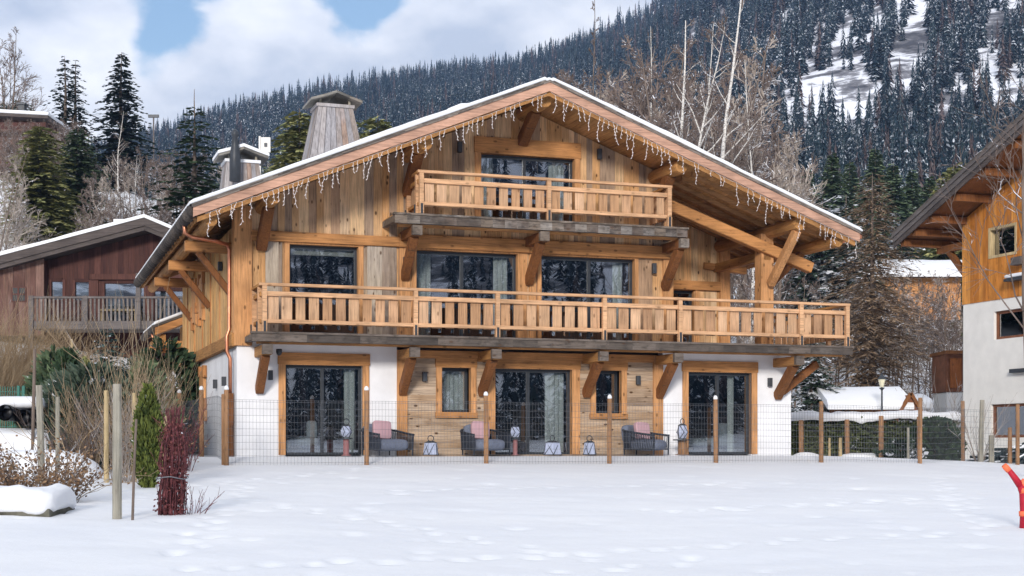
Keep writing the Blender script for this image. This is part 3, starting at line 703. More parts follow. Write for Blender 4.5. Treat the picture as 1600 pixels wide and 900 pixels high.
for (us, zt, zb) in (((.55, 4.2, 6.33, 9.25, 11.38, 15.0), 2.69, 1.62), ((4.26, 7.62, 11.55), 5.72, 4.55)):
    for u in us:
        e = MB().beam((u, .1, zt-.13), (u, -1.18, zt-.13), .24, .25, ch=.015).build('bracket_arm', M['trimy'] if zt < 3 else M['brace'], ch)
        MB().box(u-.125, u+.125, -1.30, -1.17, zt-.24, zt-.002).build('bracket_end', M['deckdark'] if zt < 3 else M['deck'], e)
        MB().beam((u, -.02, zb), (u, -.98, zt-.22), .20, .24, (0,1,0), .015).build('bracket', M['brace'], ch)
MB().beam((15.1, -.1, 1.75), (16.2, -.1, 2.55), .2, .2, (0,1,0), .015).build('bracket', M['brace'], ch)

# chimneys on the left roof slope: a part each
def chimney(u, v, base, top, hz, capw, z0, cap_m, flue=False, snow=False):
    bw, bd = base; tw, td = top; mb = MB(); N = 8
    for (ax, sg_) in ((0,-1),(0,1),(1,-1),(1,1)):
        for k in range(N):
            a, b_ = k/N*2-1+.01, (k+1)/N*2-1-.01; o = rnd.uniform(0, .012)
            def pt(s, t): 
                wx, wy = (bw*(1-t)+tw*t)/2, (bd*(1-t)+td*t)/2
                x, y = (s*wx, sg_*(wy+o)) if ax == 0 else (sg_*(wx+o), s*wy)
                return (u+x, v+y, z0+hz*t)
            def pi_(s, t):
                p = pt(s, t); q = Vector((u, v, p[2])); return tuple(Vector(p)+(q-Vector(p)).normalized()*.06)
            A8 = [pt(a,0), pt(b_,0), pt(b_,1), pt(a,1)]; B8 = [pi_(a,0), pi_(b_,0), pi_(b_,1), pi_(a,1)]
            mb.add(A8+B8, [(0,1,2,3),(7,6,5,4),(0,4,5,1),(1,5,6,2),(2,6,7,3),(3,7,4,0)])
    c = mb.build('chimney', M['clad'], ch)
    zt = z0+hz
    MB().box(u-tw/2-.05, u+tw/2+.05, v-td/2-.05, v+td/2+.05, zt, zt+.09).build('collar', M['clad'] if not snow else M['snowcap'], c)
    st = MB()
    for sx in (-1, 1):
        for sy in (-1, 1): st.box(u+sx*tw*.42-.03, u+sx*tw*.42+.03, v+sy*td*.42-.03, v+sy*td*.42+.03, zt+.09, zt+.22)
    st.build('cap_legs', M['stakegrey'], c)
    cp = MB(); hw = capw/2
    pts = [(-hw, .02), (-hw*.5, .14), (0, .28), (hw*.5, .15), (hw, .03)]
    for (a, za), (b_, zb) in zip(pts[:-1], pts[1:]): cp.slant(u+a, u+b_, v-td*.75, v+td*.75, zt+.1+za, zt+.1+zb, zt+.17+za, zt+.17+zb)
    cp.build('cap', cap_m, c)
    if snow:
        s2 = MB()
        for (a, za), (b_, zb) in zip(pts[:-1], pts[1:]): s2.slant(u+a*1.03, u+b_*1.03, v-td*.77, v+td*.77, zt+.175+za, zt+.175+zb, zt+.27+za, zt+.27+zb)
        s2.build('cap_snow', M['snowcap'], c)
    if flue: MB().lathe([(.17,-.6),(.17,.2),(.13,.4),(.08,.75),(.11,.78),(.11,.9),(.05,.98)], 14, (u-.28, v-td*.85, zt-.05)).build('flue', M['dark'], c, True)
    return c
CAPM = wood('chimney_cap_boards', [(.16,.155,.14), (.22,.21,.19), (.13,.125,.115)], 'x', knots=.1, grey=.4)
def chim_at(px, v, pybase, pytop, wb, wt, wc, pd=1.0, **k):
    u = pxu(px, v); Y = CY+u*SA+v*CA; s = Y/F
    zb, zt = EZ+(YH-pybase)*s, EZ+(YH-pytop)*s
    chimney(u, v, (wb*s, wb*s*pd), (wt*s, wt*s*pd), zt-zb, wc*s, zb, CAPM, **k)
chim_at(519, 6.0, 262, 173, 88, 54, 80, .9)
chim_at(376, 9.5, 330, 258, 66, 50, 76, .9, snow=True, flue=True)
# small porch roof at the rear corner of the garden side
def porch():
    Pv = 12.2
    e0 = pxu(243, Pv); z0 = EZ+(YH-512)*(CY+e0*SA+Pv*CA)/F; sl = .42
    f = lambda u: z0+sl*(u-e0)
    r = MB().slant(e0, 1.6, Pv, 16.4, f(e0)-.12, f(1.6)-.12, f(e0), f(1.6)).build('porch_roof', M['soffit'], ch)
    MB().slant(e0-.02, 1.6, Pv-.05, Pv-.004, f(e0)-.24, f(1.6)-.24, f(e0), f(1.6)).build('barge_board', M['trimx'], r)
    MB().slant(e0-.06, 1.6, Pv-.08, 16.5, f(e0)+.004, f(1.6)+.004, f(e0)+.075, f(1.6)+.075).build('shingle_edge', M['shingle'], r)
    MB().slant(e0-.05, 1.6, Pv-.05, 16.5, f(e0)+.078, f(1.6)+.078, f(e0)+.19, f(1.6)+.19).build('snow_cover', M['snowcap'], r, bev=.05)
    mb = MB()
    for k in range(13):
        t2 = MB().lathe([(.03,0),(.105,.015),(.125,.09),(.125,.23),(.105,.305),(.03,.32)], 9); t2.xf(Matrix.Translation((e0-.03, Pv+k*.34, f(e0)-.02)) @ Matrix.Rotation(-pi/2, 4, 'X')); mb.add(t2.v, t2.f)
    mb.build('eave_tiles', M['eave'], r, True)
    MB().beam((e0+.25, Pv+.15, f(e0)-.30), (e0+.25, 16.2, f(e0)-.30), .18, .2).build('purlin', M['trimy'], r)
    for v in (Pv+.25, 15.6): MB().beam((1.2, v, f(e0)-.5), (e0+.1, v, f(e0)-.5), .18, .2).build('outrigger', M['trimx'], r)
    MB().beam((.05, Pv+.25, f(e0)-1.5), (e0+.35, Pv+.25, f(e0)-.55), .15, .16, (0,1,0)).build('bracket', M['brace'], r)
    MB().box(.25, 1.5, Pv+.35, 15.5, -.3, f(.25)-.2).build('porch_wall', M['side'], r)
    MB().tube([(e0-.04, Pv+.9, f(e0)-.1), (e0, Pv+.9, f(e0)-.3), (e0+.5, Pv+.85, f(e0)-.38), (.2, Pv+.6, f(e0)-.42)], .045, 8).build('outlet_pipe', M['copper'], r, True)
porch()
# icicle string lights under both barges
M['light'] = plain('string_light_wire', (.74,.68,.66), .4, .03, 5)
def lights(u0, u1, label, seed):
    rg = random.Random(seed); m_ = MB(); v = VF-.075
    line = []; u = u0
    while u < u1:
        line.append((u, v, zr(u)-.235-rg.uniform(0,.03))); u += .12
    m_.tube(line, .004, 3, False)
    pat = [.28, .5, .2, .62, .35, .15, .48, .3]; k = rg.randrange(8)
    for (u, _, z) in line:
        if rg.random() < .28: k += 1; continue
        Ln = pat[k % 8]*rg.uniform(.7, 1.15); k += 1; n = max(2, int(Ln/.075)); x = u; pts = [(x, v, z)]; dr = rg.uniform(-.012, .012)
        for j in range(1, n+1):
            x += dr+rg.choice((-1,1))*rg.uniform(.004, .028); pts.append((x, v+rg.uniform(-.01,.01), z-Ln*j/n))
        m_.tube(pts, .0052, 3, False)
        for p in pts[1:]:
            s = rg.choice((-1,1)); m_.tube([p, (p[0]+s*.03, p[1], p[2]-.03)], [.009, .005], 3)
    o = m_.build('icicle_lights', M['light']); o.location = (CX, CY, 0); o.rotation_euler = (0,0,A)
    tag(o, label, 'string lights', 'icicle string lights along the gable')
lights(UL+.25, RU-.05, 'white icicle string lights hanging from the left barge board of the chalet roof', 3)
lights(RU+.02, UR-.05, 'white icicle string lights hanging from the right barge board of the chalet roof', 8)
# ------------------------------------------------------------------ vegetation
def forest_mat():
    t = NT('far_spruce'); a = t.n('ShaderNodeAttribute', attribute_name='tone').outputs['Fac']
    k = t.ma('ADD', t.ma('MULTIPLY', t.isl(), .5), t.ma('MULTIPLY', a, .5))
    c = t.ramp(k, [(.1, (.007,.016,.024)), (.6, (.020,.036,.046)), (.95, (.042,.06,.06))])
    sz_ = t.n('ShaderNodeSeparateXYZ'); t.put(sz_.inputs[0], t.obj()); s = t.ma('MULTIPLY', t.rng(sz_.outputs['Z'], 100, 190, 1, .38), t.ma('MULTIPLY', t.rng(t.noise(t.obj(), .02, 3, .6), .38, .62, .25, 1), t.rng(t.noise(t.map(t.obj(), (1,1,2.4)), .75, 3, .7), .55, .61))); c = t.mix(t.ma('MULTIPLY', s, t.rng(t.isl(), .1, .5, .15, .9)), c, (.74,.78,.86))
    c = t.mix(t.rng(a, .87, .89), c, t.ramp(t.isl(), [(.1, (.05,.038,.038)), (.9, (.13,.10,.098))]))
    return t.done(c, .9, spec=.05)
def lo_tree(seed):
    r = np.random.RandomState(seed); V = []; Fc = []
    T = 15
    for i in range(T):
        f = i/T; z = .05+.92*f; rad = .15*(1-f)**.85*(.8+.4*r.rand())+.008; nb = 6 if i < 8 else 4
        ph = r.rand()*6.28
        for k in range(nb):
            p = ph+6.28*k/nb+r.uniform(-.4,.4); q = rad*r.uniform(.65,1.3); w_ = .36+.2*r.rand(); o = len(V); dz = .055+.03*r.rand()
            V += [(q*.05*cos(p),q*.05*sin(p),min(1.01,z+dz)), (q*.6*cos(p-w_), q*.6*sin(p-w_), z+.006), (q*cos(p), q*sin(p), z-.02-.02*r.rand()), (q*.6*cos(p+w_), q*.6*sin(p+w_), z+.006)]
            Fc.append((o,o+1,o+2,o+3))
    o = len(V); V += [(-.006,0,.9),(.006,0,.9),(0,.0,1.05),(0,.006,.9)]; Fc.append((o,o+1,o+2,o+3))
    return np.array(V), np.array(Fc)
TPL = [lo_tree(s) for s in range(6)]
GLADE = [(1240,112,1380,196,.95),(1392,48,1452,150,.9),(1303,20,1330,115,.75),(1205,25,1232,105,.6),(1262,45,1290,118,.75),(1338,-10,1356,80,.6),(1425,-15,1447,45,.75),(1472,115,1502,185,.7),(1532,25,1552,95,.7),(1560,95,1600,190,.8),(1408,-10,1420,40,.5),(1475,5,1505,62,.6),(1505,95,1560,170,.7),(1228,100,1262,190,.45),(1395,-20,1440,40,.5),(1568,-10,1600,60,.7),(1190,60,1250,110,.3)]
def forest():
    r = np.random.RandomState(3); pos = []
    n = 42000
    px = r.uniform(-150, 1760, n); u = r.rand(n); rad = 165*np.exp(u*np.log(1500/165)); th = np.arctan((px-800)/F)
    rd = np.interp(px, PXC, RID); ok = rad < rd*1.03
    # thin where rows already overlap; keep about even spacing on the slope
    keep = r.rand(n) < np.clip((rad/700)**1.0, .1, 1)
    ok &= keep; px, rad, th = px[ok], rad[ok], th[ok]
    X, Y = rad*np.sin(th), rad*np.cos(th); z = Z(X, Y); py = YH-(z-EZ)/Y*F
    k = np.ones(len(px), bool); jig = 14*fbm(px*.03, py*.03, 3, 2)
    for x0, y0, x1, y1, p in GLADE:
        cx, cy = (x0+x1)/2, (y0+y1)/2; sh = (py-cy)*-.35 if (y1-y0) > (x1-x0) else (py-cy)*.3
        q = ((px-cx-sh+jig)/((x1-x0)/2))**2+((py-cy+jig)/((y1-y0)/2))**2
        k &= ~((q < 1.05) & (r.rand(len(px)) < p+.12))
    gul = fbm(px*.022+py*.013, py*.0055, 3, 41); k &= ~((px > 1165) & (py < 200) & (gul > .12+np.clip((py-130)/500, 0, .2)) & (r.rand(len(px)) < .8))
    k &= (py < 640)
    X, Y, z, rad = X[k], Y[k], z[k], rad[k]
    # opposite slope, seen in the window panes
    th2 = r.uniform(1.95, 3.05, 5600); r2 = 48+572*r.rand(5600)**1.2; X2, Y2 = r2*np.sin(th2), r2*np.cos(th2); kk = fbm(X2*.012, Y2*.012, 3, 31) > np.interp(r2, [50, 130, 170, 600], [-.02, -.03, -.16, -.25])
    X2, Y2 = X2[kk], Y2[kk]; z2 = Z(X2, Y2)
    X = np.concatenate([X, X2]); Y = np.concatenate([Y, Y2]); z = np.concatenate([z, z2]); N = len(X)
    h = r.uniform(7, 17, N)*np.interp(np.hypot(X, Y), [150, 250, 600], [.62, .75, 1.0])*(1+.2*fbm(X*.02, Y*.02, 2, 4)); wd = h*r.uniform(.8, 1.15, N); a = r.rand(N)*6.28; tone = r.rand(N); ti = r.randint(0, 6, N)
    VV, FF, TT = [], [], []; o = 0
    for t in range(6):
        V, Fc = TPL[t]; m_ = ti == t; nn = m_.sum(); c, s = np.cos(a[m_])[:,None], np.sin(a[m_])[:,None]; W = wd[m_][:,None]
        P = np.stack([X[m_][:,None]+W*(V[:,0]*c-V[:,1]*s), Y[m_][:,None]+W*(V[:,0]*s+V[:,1]*c), z[m_][:,None]-.8+h[m_][:,None]*V[:,2][None,:]], -1)
        f = (Fc[None]+(np.arange(nn)*len(V))[:,None,None]).reshape(-1, 4)+o
        VV.append(P.reshape(-1,3)); FF.append(f); TT.append(np.repeat(tone[m_], len(V))); o += nn*len(V)
    ob = npmesh('far_spruce_forest', np.concatenate(VV), np.concatenate(FF), forest_mat(), attr=np.concatenate(TT))
    tag(ob, 'dense dark spruce forest dusted with snow covering the far mountain', 'forest', kind='stuff'); print('forest trees', N)
forest()

M['bark'] = bark('grey_brown_bark', (.10,.075,.06), (.20,.16,.135)); M['twig'] = bark('brown_twigs', (.085,.065,.056), (.20,.155,.135), .5, 2)
M['twigpale'] = bark('pale_twigs', (.22,.18,.15), (.40,.35,.31), .45, 2); M['twigtan'] = bark('tan_stems', (.26,.185,.11), (.42,.32,.21), .1, 3)
M['larchtwig'] = leaf('larch_winter_twigs', (.11,.08,.055), (.34,.235,.15), .25, 1.2)
M['needle'] = leaf('spruce_needles', (.012,.028,.016), (.06,.095,.045), .10, 1.6); M['needledark'] = leaf('dark_spruce_needles', (.008,.018,.013), (.03,.05,.032), .06, 1.6)
M['needleolive'] = leaf('olive_needles', (.085,.11,.042), (.34,.325,.135), .05, 1.6); M['needlemid'] = leaf('mid_green_needles', (.035,.065,.036), (.14,.185,.10), .14, 1.6); M['needlesnow'] = leaf('snowy_needles', (.014,.03,.022), (.05,.075,.05), .62, 1.4)
M['needleblue'] = leaf('bluish_needles', (.016,.042,.040), (.05,.095,.085), .42, 1.4)
def birch_bark():
    t = NT('birch_bark'); v = t.obj(); f = t.noise(t.map(v, (6,6,14)), 1.6, 4, .65); c = t.ramp(f, [(.36, (.05,.045,.04)), (.45, (.55,.52,.48)), (.7, (.74,.71,.67))]); return t.done(c, .8)
M['birch'] = birch_bark()
def conifer(name, label, cat, h, rad, seed, m, dens=1., droop=.35, crown0=.06, shape=.85, blade=.5, trunk_m='bark', group=None, thin=1., tips=1):
    rg = random.Random(seed); root = thing(name, label, cat, group=group)
    MB().tube([(0,0,-.4), (0,0,h*.3), (.02*h*rg.uniform(-1,1)*.3,0,h*.7), (0,0,h*1.0)], [h*.018, h*.014, h*.007, .012], 7).build('trunk', M[trunk_m], root, True)
    mb = MB(); z = h*crown0; 
    while z < h*.985:
        f = (z/h-crown0)/(1-crown0); R = rad*(1-f)**shape*(1.0 if f > .08 else .75+f*3)+.05; nb = max(4, int((5+4*(1-f))*dens)); ph = rg.random()*6.28
        for k in range(nb):
            a = ph+6.28*k/nb+rg.uniform(-.35,.35); Lb = R*rg.uniform(.65,1.18); ca, sa = cos(a), sin(a); dz = Lb*droop*rg.uniform(.6,1.3); n = max(2, int(Lb/(.17*blade/.5)*dens**.5))
            zz = z+rg.uniform(-.02,.02)*h
            for j in range(n):
                t = (j+.6)/n; d = Lb*t; zc = zz+.18*Lb*t*(1-f)-dz*t*t+ (Lb*.12*t**3 if tips else 0)
                sz = blade*(.55+.7*(1-t)*.6)*rg.uniform(.7,1.25)*(.6+.4*(1-f)); w_ = sz*.33*thin
                for s in (-1, 1):
                    b = a+s*rg.uniform(.35,.95); cb, sb_ = cos(b), sin(b); dn = rg.uniform(-.5,.05)
                    p = (d*ca, d*sa, zc); q = (p[0]+sz*cb, p[1]+sz*sb_, zc+dn*sz); mx, my, mz = (p[0]+q[0])/2, (p[1]+q[1])/2, (p[2]+q[2])/2
                    tw = rg.uniform(-.6,.6)*w_
                    mb.add([p, (mx-sb_*w_, my+cb*w_, mz+tw), q, (mx+sb_*w_, my-cb*w_, mz-tw)], [(0,1,2,3)])
        z += h*.030/dens**.5*rg.uniform(.7,1.3)*(1.15-.45*f)
    mb.build('crown', M[m], root); return root
def bare_tree(name, label, cat, h, seed, mt, mc, spread=.5, r0=None, n1=16, n2=6, n3=5, start=.3, lean=0, group=None, white_limbs=False, twigr=.012, fork=False, n4=2):
    rg = random.Random(seed); root = thing(name, label, cat, group=group); tk, cr = MB(), MB(); r0 = r0 or h*.014
    def grow(mb, p, d, Ln, r, seg, n, up, jit, r1=.25):
        pts = [p]; rs = [r]; dd = Vector(d)
        for k in range(seg):
            dd = (dd+Vector((rg.uniform(-jit,jit), rg.uniform(-jit,jit), rg.uniform(-jit,jit)+up))).normalized()
            p = p+dd*(Ln/seg); pts.append(p); rs.append(r*(1-(1-r1)*(k+1)/seg))
        mb.tube(pts, rs, n, False); return pts, rs
    def along(pts, t):
        i = min(len(pts)-2, int(t*(len(pts)-1))); f = t*(len(pts)-1)-i; return pts[i].lerp(pts[i+1], f), (pts[i+1]-pts[i]).normalized()
    def side(d, ang):
        o = d.orthogonal().normalized(); o = Matrix.Rotation(rg.random()*6.28, 3, d) @ o; return (d*cos(ang)+o*sin(ang)).normalized()
    stems = [grow(tk, Vector((0,0,-.3)), (lean, 0, 1), h*.98, r0, 9, 7, .04, .07, .12)]
    if fork: stems.append(grow(tk, stems[0][0][3], (-.22, .1, 1), h*.6, r0*.6, 7, 6, .06, .07, .12))
    for pts, rs in stems:
        for i in range(n1):
            t = start+(1-start)*(i+rg.random())/n1; t = min(t, .98); p, d = along(pts, t); L1 = h*spread*(1.12-t)*rg.uniform(.5,1.1)
            b1, q1 = grow(tk if white_limbs else cr, p, side(d, rg.uniform(.5,1.0)), L1, r0*.42*(1.1-t), 5, 4, .10, .16)
            for j in range(n2):
                t2 = .25+.75*(j+rg.random())/n2; p2, d2 = along(b1, min(t2,.98)); L2 = L1*.5*rg.uniform(.5,1.1)*(1.2-t2*.6)
                b2, _ = grow(cr, p2, side(d2, rg.uniform(.4,.9)), L2, max(twigr*1.3, r0*.12), 3, 3, .06, .2, .5)
                for k in range(n3):
                    p3, d3 = along(b2, rg.uniform(.15,.98)); L3 = L2*.55*rg.uniform(.5,1.2)
                    b3, _ = grow(cr, p3, side(d3, rg.uniform(.3,.9)), L3, twigr, 2, 3, .03, .25, .5)
                    for q in range(n4):
                        p4, d4 = along(b3, rg.uniform(.2,.95)); cr.tube([p4, p4+side(d4, rg.uniform(.3,.8))*L3*.6], [twigr*.8, twigr*.5], 3, False)
    tk.build('trunk', M[mt], root, True); cr.build('crown', M[mc], root); return root
def bush(name, label, cat, n, h, spread, seed, m, r=.008, leafs=0, leaf_m=None, leafsz=.05, base=.2, arch=.3, group=None, sub=3, seg=4, loc=(0,0,0), upright=1.0):
    rg = random.Random(seed); mb = MB(); lf = MB()
    for i in range(n):
        a = rg.random()*6.28; q = sqrt(rg.random())*base; p = Vector((q*cos(a), q*sin(a), -.05)); o = rg.random()*6.28 if base < .05 else a+rg.uniform(-.6,.6)
        d = Vector((cos(o)*spread*rg.random(), sin(o)*spread*rg.random(), upright)).normalized(); Ln = h*rg.uniform(.55,1.1); pts = [p]; dd = d
        for k in range(seg):
            dd = (dd+Vector((rg.uniform(-.16,.16)+cos(o)*arch*.25, rg.uniform(-.16,.16)+sin(o)*arch*.25, -arch*.12*k))).normalized(); p = p+dd*Ln/seg; pts.append(p)
        mb.tube(pts, [r*(1-.6*k/seg) for k in range(seg+1)], 3, False)
        for s in range(sub):
            k = rg.randrange(1, seg); p0 = pts[k].lerp(pts[k+1], rg.random()); d2 = (dd+Vector((rg.uniform(-1,1), rg.uniform(-1,1), rg.uniform(-.2,.8)))*.8).normalized()
            mb.tube([p0, p0+d2*Ln*.16, p0+(d2+Vector((0,0,.15)))*Ln*rg.uniform(.2,.34)], [r*.55, r*.45, r*.3], 3, False)
        for s in range(leafs):
            k = rg.randrange(1, seg); p0 = pts[k].lerp(pts[k+1], rg.random())+Vector((rg.uniform(-1,1), rg.uniform(-1,1), rg.uniform(-1,1)))*leafsz*1.2
            u = Vector((rg.uniform(-1,1), rg.uniform(-1,1), rg.uniform(-1,.6))).normalized()*leafsz*rg.uniform(.6,1.3); v = u.orthogonal().normalized()*leafsz*.45
            lf.add([p0, p0+u*.5+v, p0+u, p0+u*.5-v], [(0,1,2,3)])
    root = thing(name, label, cat, loc, group=group); mb.build('stems', M[m], root)
    if leafs: lf.build('foliage', M[leaf_m], root)
    return root
def clump(name, label, cat, prof, n, blade, seed, m, loc=(0,0,0), group=None, upward=.8, thin=.35, sq=(1,1), holes=.0):
    """an evergreen made of leaf sprays on and inside a body given as radius over height"""
    rg = random.Random(seed); mb = MB(); zsn = [p[1] for p in prof]; rsn = [p[0] for p in prof]; zmax = zsn[-1]
    wz = np.linspace(zsn[0], zmax, 60); wr = np.interp(wz, zsn, rsn)+.02; cdf = np.cumsum(wr); cdf /= cdf[-1]
    for i in range(n):
        z = float(np.interp(rg.random(), cdf, wz)); R = float(np.interp(z, zsn, rsn)); a = rg.random()*6.28
        R *= 1+.22*float(vnoise(a*2.2+seed, z*2.4/max(.3, zmax)*2, seed)-.5)*2; q = R*(rg.random()**.35)
        p = Vector((q*cos(a)*sq[0], q*sin(a)*sq[1], z)); d = Vector((cos(a)*sq[0]+rg.uniform(-.5,.5), sin(a)*sq[1]+rg.uniform(-.5,.5), upward*rg.uniform(.3,1.5))).normalized()
        s = blade*rg.uniform(.6,1.3); v = d.cross(Vector((rg.uniform(-1,1), rg.uniform(-1,1), rg.uniform(-1,1)))).normalized()*s*thin
        mb.add([p, p+d*s*.5+v, p+d*s, p+d*s*.5-v], [(0,1,2,3)])
    root = thing(name, label, cat, loc, group=group); MB().tube([(0,0,-.2),(0,0,zmax*.5),(0,0,zmax*.85)], [.05*zmax**.5,.035,.012], 6).build('trunk', M['bark'], root)
    mb.build('crown', M[m], root); return root
def put(o, px, Y, rz=0, sc=None, dz=-.05):
    o.location = gp(px, Y, dz); o.rotation_euler[2] = rz
    if sc: o.scale = sc if isinstance(sc, tuple) else (sc,)*3
    return o
def topscale(px, Y, ytop, h):                              # height that reaches the row ytop in the photo
    x, y = at(px, Y); return ((EZ+(YH-ytop)/F*Y)-zs(x, y))/h

# spruces on the slope to the left
c1 = conifer('spruce_tree', 'dark tall spruce with a full pointed crown against the clouds, widest of the hilltop spruces', 'tree', 16, 3.2, 1, 'needledark', 1.25, .55, blade=.75, shape=.72)
k_ = topscale(190, 112, 80, 16); put(c1, 190, 112, 0, (k_*1.5, k_*1.5, k_))
c2 = conifer('spruce_tree', 'dark spruce with open drooping boughs, left stem of the twin hilltop spruces', 'tree', 14, 2.9, 2, 'needledark', .85, .6, blade=.7)
k_ = topscale(101, 112, 86, 14); put(c2, 101, 112, .5, (k_*1.35, k_*1.35, k_))
d = dup(c2, gp(118, 113), 2.2, 'dark spruce with open drooping boughs, right and lower stem of the twin hilltop spruces', (k_*1.3, k_*1.3, topscale(118, 113, 93, 14)))
c3 = conifer('conifer_tree', 'olive green feathery conifer above the red chalet roof, left of a darker one', 'tree', 9, 2.5, 3, 'needleolive', 1.5, .5, blade=.6, shape=.36, crown0=.02)
k_ = topscale(62, 74, 192, 9); put(c3, 62, 74, 0, (k_*1.35, k_*1.35, k_))
c4 = conifer('conifer_tree', 'darker green conifer above the red chalet roof, between the olive conifer and the bare birches', 'tree', 9, 2.5, 4, 'needlemid', 1.5, .5, blade=.6, shape=.38, crown0=.02)
k_ = topscale(122, 78, 198, 9); put(c4, 122, 78, 1, (k_*1.25, k_*1.25, k_))
c5 = conifer('spruce_tree', 'ragged spruce with a long thin leader, standing by the left edge of the chalet roof', 'tree', 10, 2.5, 5, 'needle', .9, .45, blade=.55, shape=.62)
k_ = topscale(304, 68, 168, 10); put(c5, 304, 68, 2, (k_*1.45, k_*1.45, k_))
MB().tube([(0,0,9.6),(.06,0,10.4),(.02,0,11.0)], [.03,.02,.008], 4).build('leader', M['bark'], c5)
# olive spruces behind the chalet roof near the chimneys
dup(c3, gp(468, 75), 1.2, 'olive green conifer behind the chalet roof, left of the big wooden chimney', topscale(468, 75, 168, 9))
dup(c3, gp(590, 82), 2.6, 'small olive conifer top just right of the big wooden chimney', topscale(590, 82, 176, 9))
for px, yt in ((8, 158), (24, 153), (44, 160)):
    put(dup(c4, (0,0,0), px, 'narrow dark conifer top behind the hilltop house'), px, 108, px, topscale(px, 108, yt, 9))['group'] = 'conifer tops behind the hilltop house'
# green and blue-green spruces at the foot of the mountain, right
c6 = conifer('spruce_tree', 'mid green spruce at the forest foot, behind the right end of the chalet roof', 'tree', 14, 4.2, 6, 'needlemid', 1.7, .5, blade=1.0)
RT = [(1262,262,118,'blue green spruce at the forest foot nearest to the chalet roof end'),(1300,236,128,'tall blue green spruce at the forest foot left of the larch top'),(1328,250,140,'spruce at the forest foot just above the bare larch'),(1368,228,130,'tallest blue green spruce right of the bare larch'),(1396,252,122,'spruce second right of the bare larch top'),(1425,262,128,'spruce midway between the larch and the neighbour roof'),(1452,272,120,'spruce closest to the eave of the orange house')]
for i, (px, yt, Y, lb) in enumerate(RT):
    o = c6 if i == 0 else dup(c6, (0,0,0)); o['label'] = lb; o['group'] = 'spruces at the forest foot'; put(o, px, Y, i*1.3, topscale(px, Y, yt, 14))
c7 = dup(c3, (0,0,0), 0, 'yellow green spruce rising over the rake of the orange house'); put(c7, 1490, 105, 0, topscale(1490, 105, 255, 9))
c8 = dup(c3, (0,0,0), 0, 'paler yellow green spruce right beside the roof rake of the orange house'); put(c8, 1508, 108, 1, topscale(1508, 108, 248, 9))
c9 = conifer('spruce_tree', 'low snow laden spruce with a rounded top beyond the chalet roof end', 'tree', 7, 2.6, 9, 'needlesnow', 1.0, .5, blade=.6, shape=.5)
put(c9, 1285, 92, 0, topscale(1285, 92, 308, 7)); put(dup(c9, (0,0,0), 0, 'low snow laden spruce just left of the larch trunk'), 1322, 90, 2, topscale(1322, 90, 303, 7)); put(dup(c9, (0,0,0), 0, 'low snow laden spruce between larch and orange house'), 1400, 96, 1, topscale(1400, 96, 330, 7))
# larches: winter-brown
l1 = conifer('larch_tree', 'winter brown larch with drooping bare boughs between the chalet and the orange house', 'tree', 14, 4.2, 12, 'larchtwig', 1.8, .7, blade=.8, shape=.5, thin=.22, crown0=.16, trunk_m='bark')
put(l1, 1363, 66, 0, topscale(1363, 66, 268, 14))
l2 = bare_tree('larch_tree', 'tall thin leafless larch pole rising above the chalet ridge', 'tree', 24, 14, 'bark', 'twig', .10, .11, 26, 5, 3, .42, twigr=.022)
put(l2, 922, 84, 0, topscale(922, 84, -40, 24))
# spruce bough with snow beside the right end of the balcony
c10 = conifer('spruce_tree', 'snow dusted spruce behind the right corner of the chalet base', 'tree', 6.0, 2.2, 21, 'needlesnow', 1.0, .5, blade=.42, shape=.55)
put(c10, 1268, 58, 0, topscale(1268, 58, 505, 6.0))
# birches behind the right roof slope
b1 = bare_tree('birch_tree', 'white birch with one straight slender stem behind the right roof slope', 'tree', 22, 31, 'birch', 'twig', .26, .20, 16, 5, 4, .32, white_limbs=True, twigr=.014)
put(b1, 1132, 64, .4, topscale(1132, 64, -60, 22))
b2 = bare_tree('birch_tree', 'white birch forking into a V above the right roof slope', 'tree', 20, 33, 'birch', 'twig', .24, .19, 14, 5, 4, .35, lean=.03, white_limbs=True, fork=True, twigr=.014)
put(b2, 1072, 66, 1.9, topscale(1072, 66, -10, 20))
for px, Y, yt, lb in ((1030, 82, 25, 'slim pale birch in the wood just right of the chalet ridge'), (1172, 74, 60, 'slim pale birch right of the straight white birch'), (1100, 88, 20, 'thin distant birch between the forked and the straight white birches')):
    k_ = topscale(px, Y, yt, 22); put(dup(b1, (0,0,0), 0, lb), px, Y, px, (k_*.6, k_*.6, k_))
b3 = dup(b2, (0,0,0), 0, 'thin pale birch in the brown wood left of the spruce by the roof'); put(b3, 212, 84, 2.0, topscale(212, 84, 235, 20))
b4 = dup(b1, (0,0,0), 0, 'slender grey birch standing in front of the tall dark hilltop spruce'); put(b4, 184, 88, 1.0, topscale(184, 88, 168, 22))
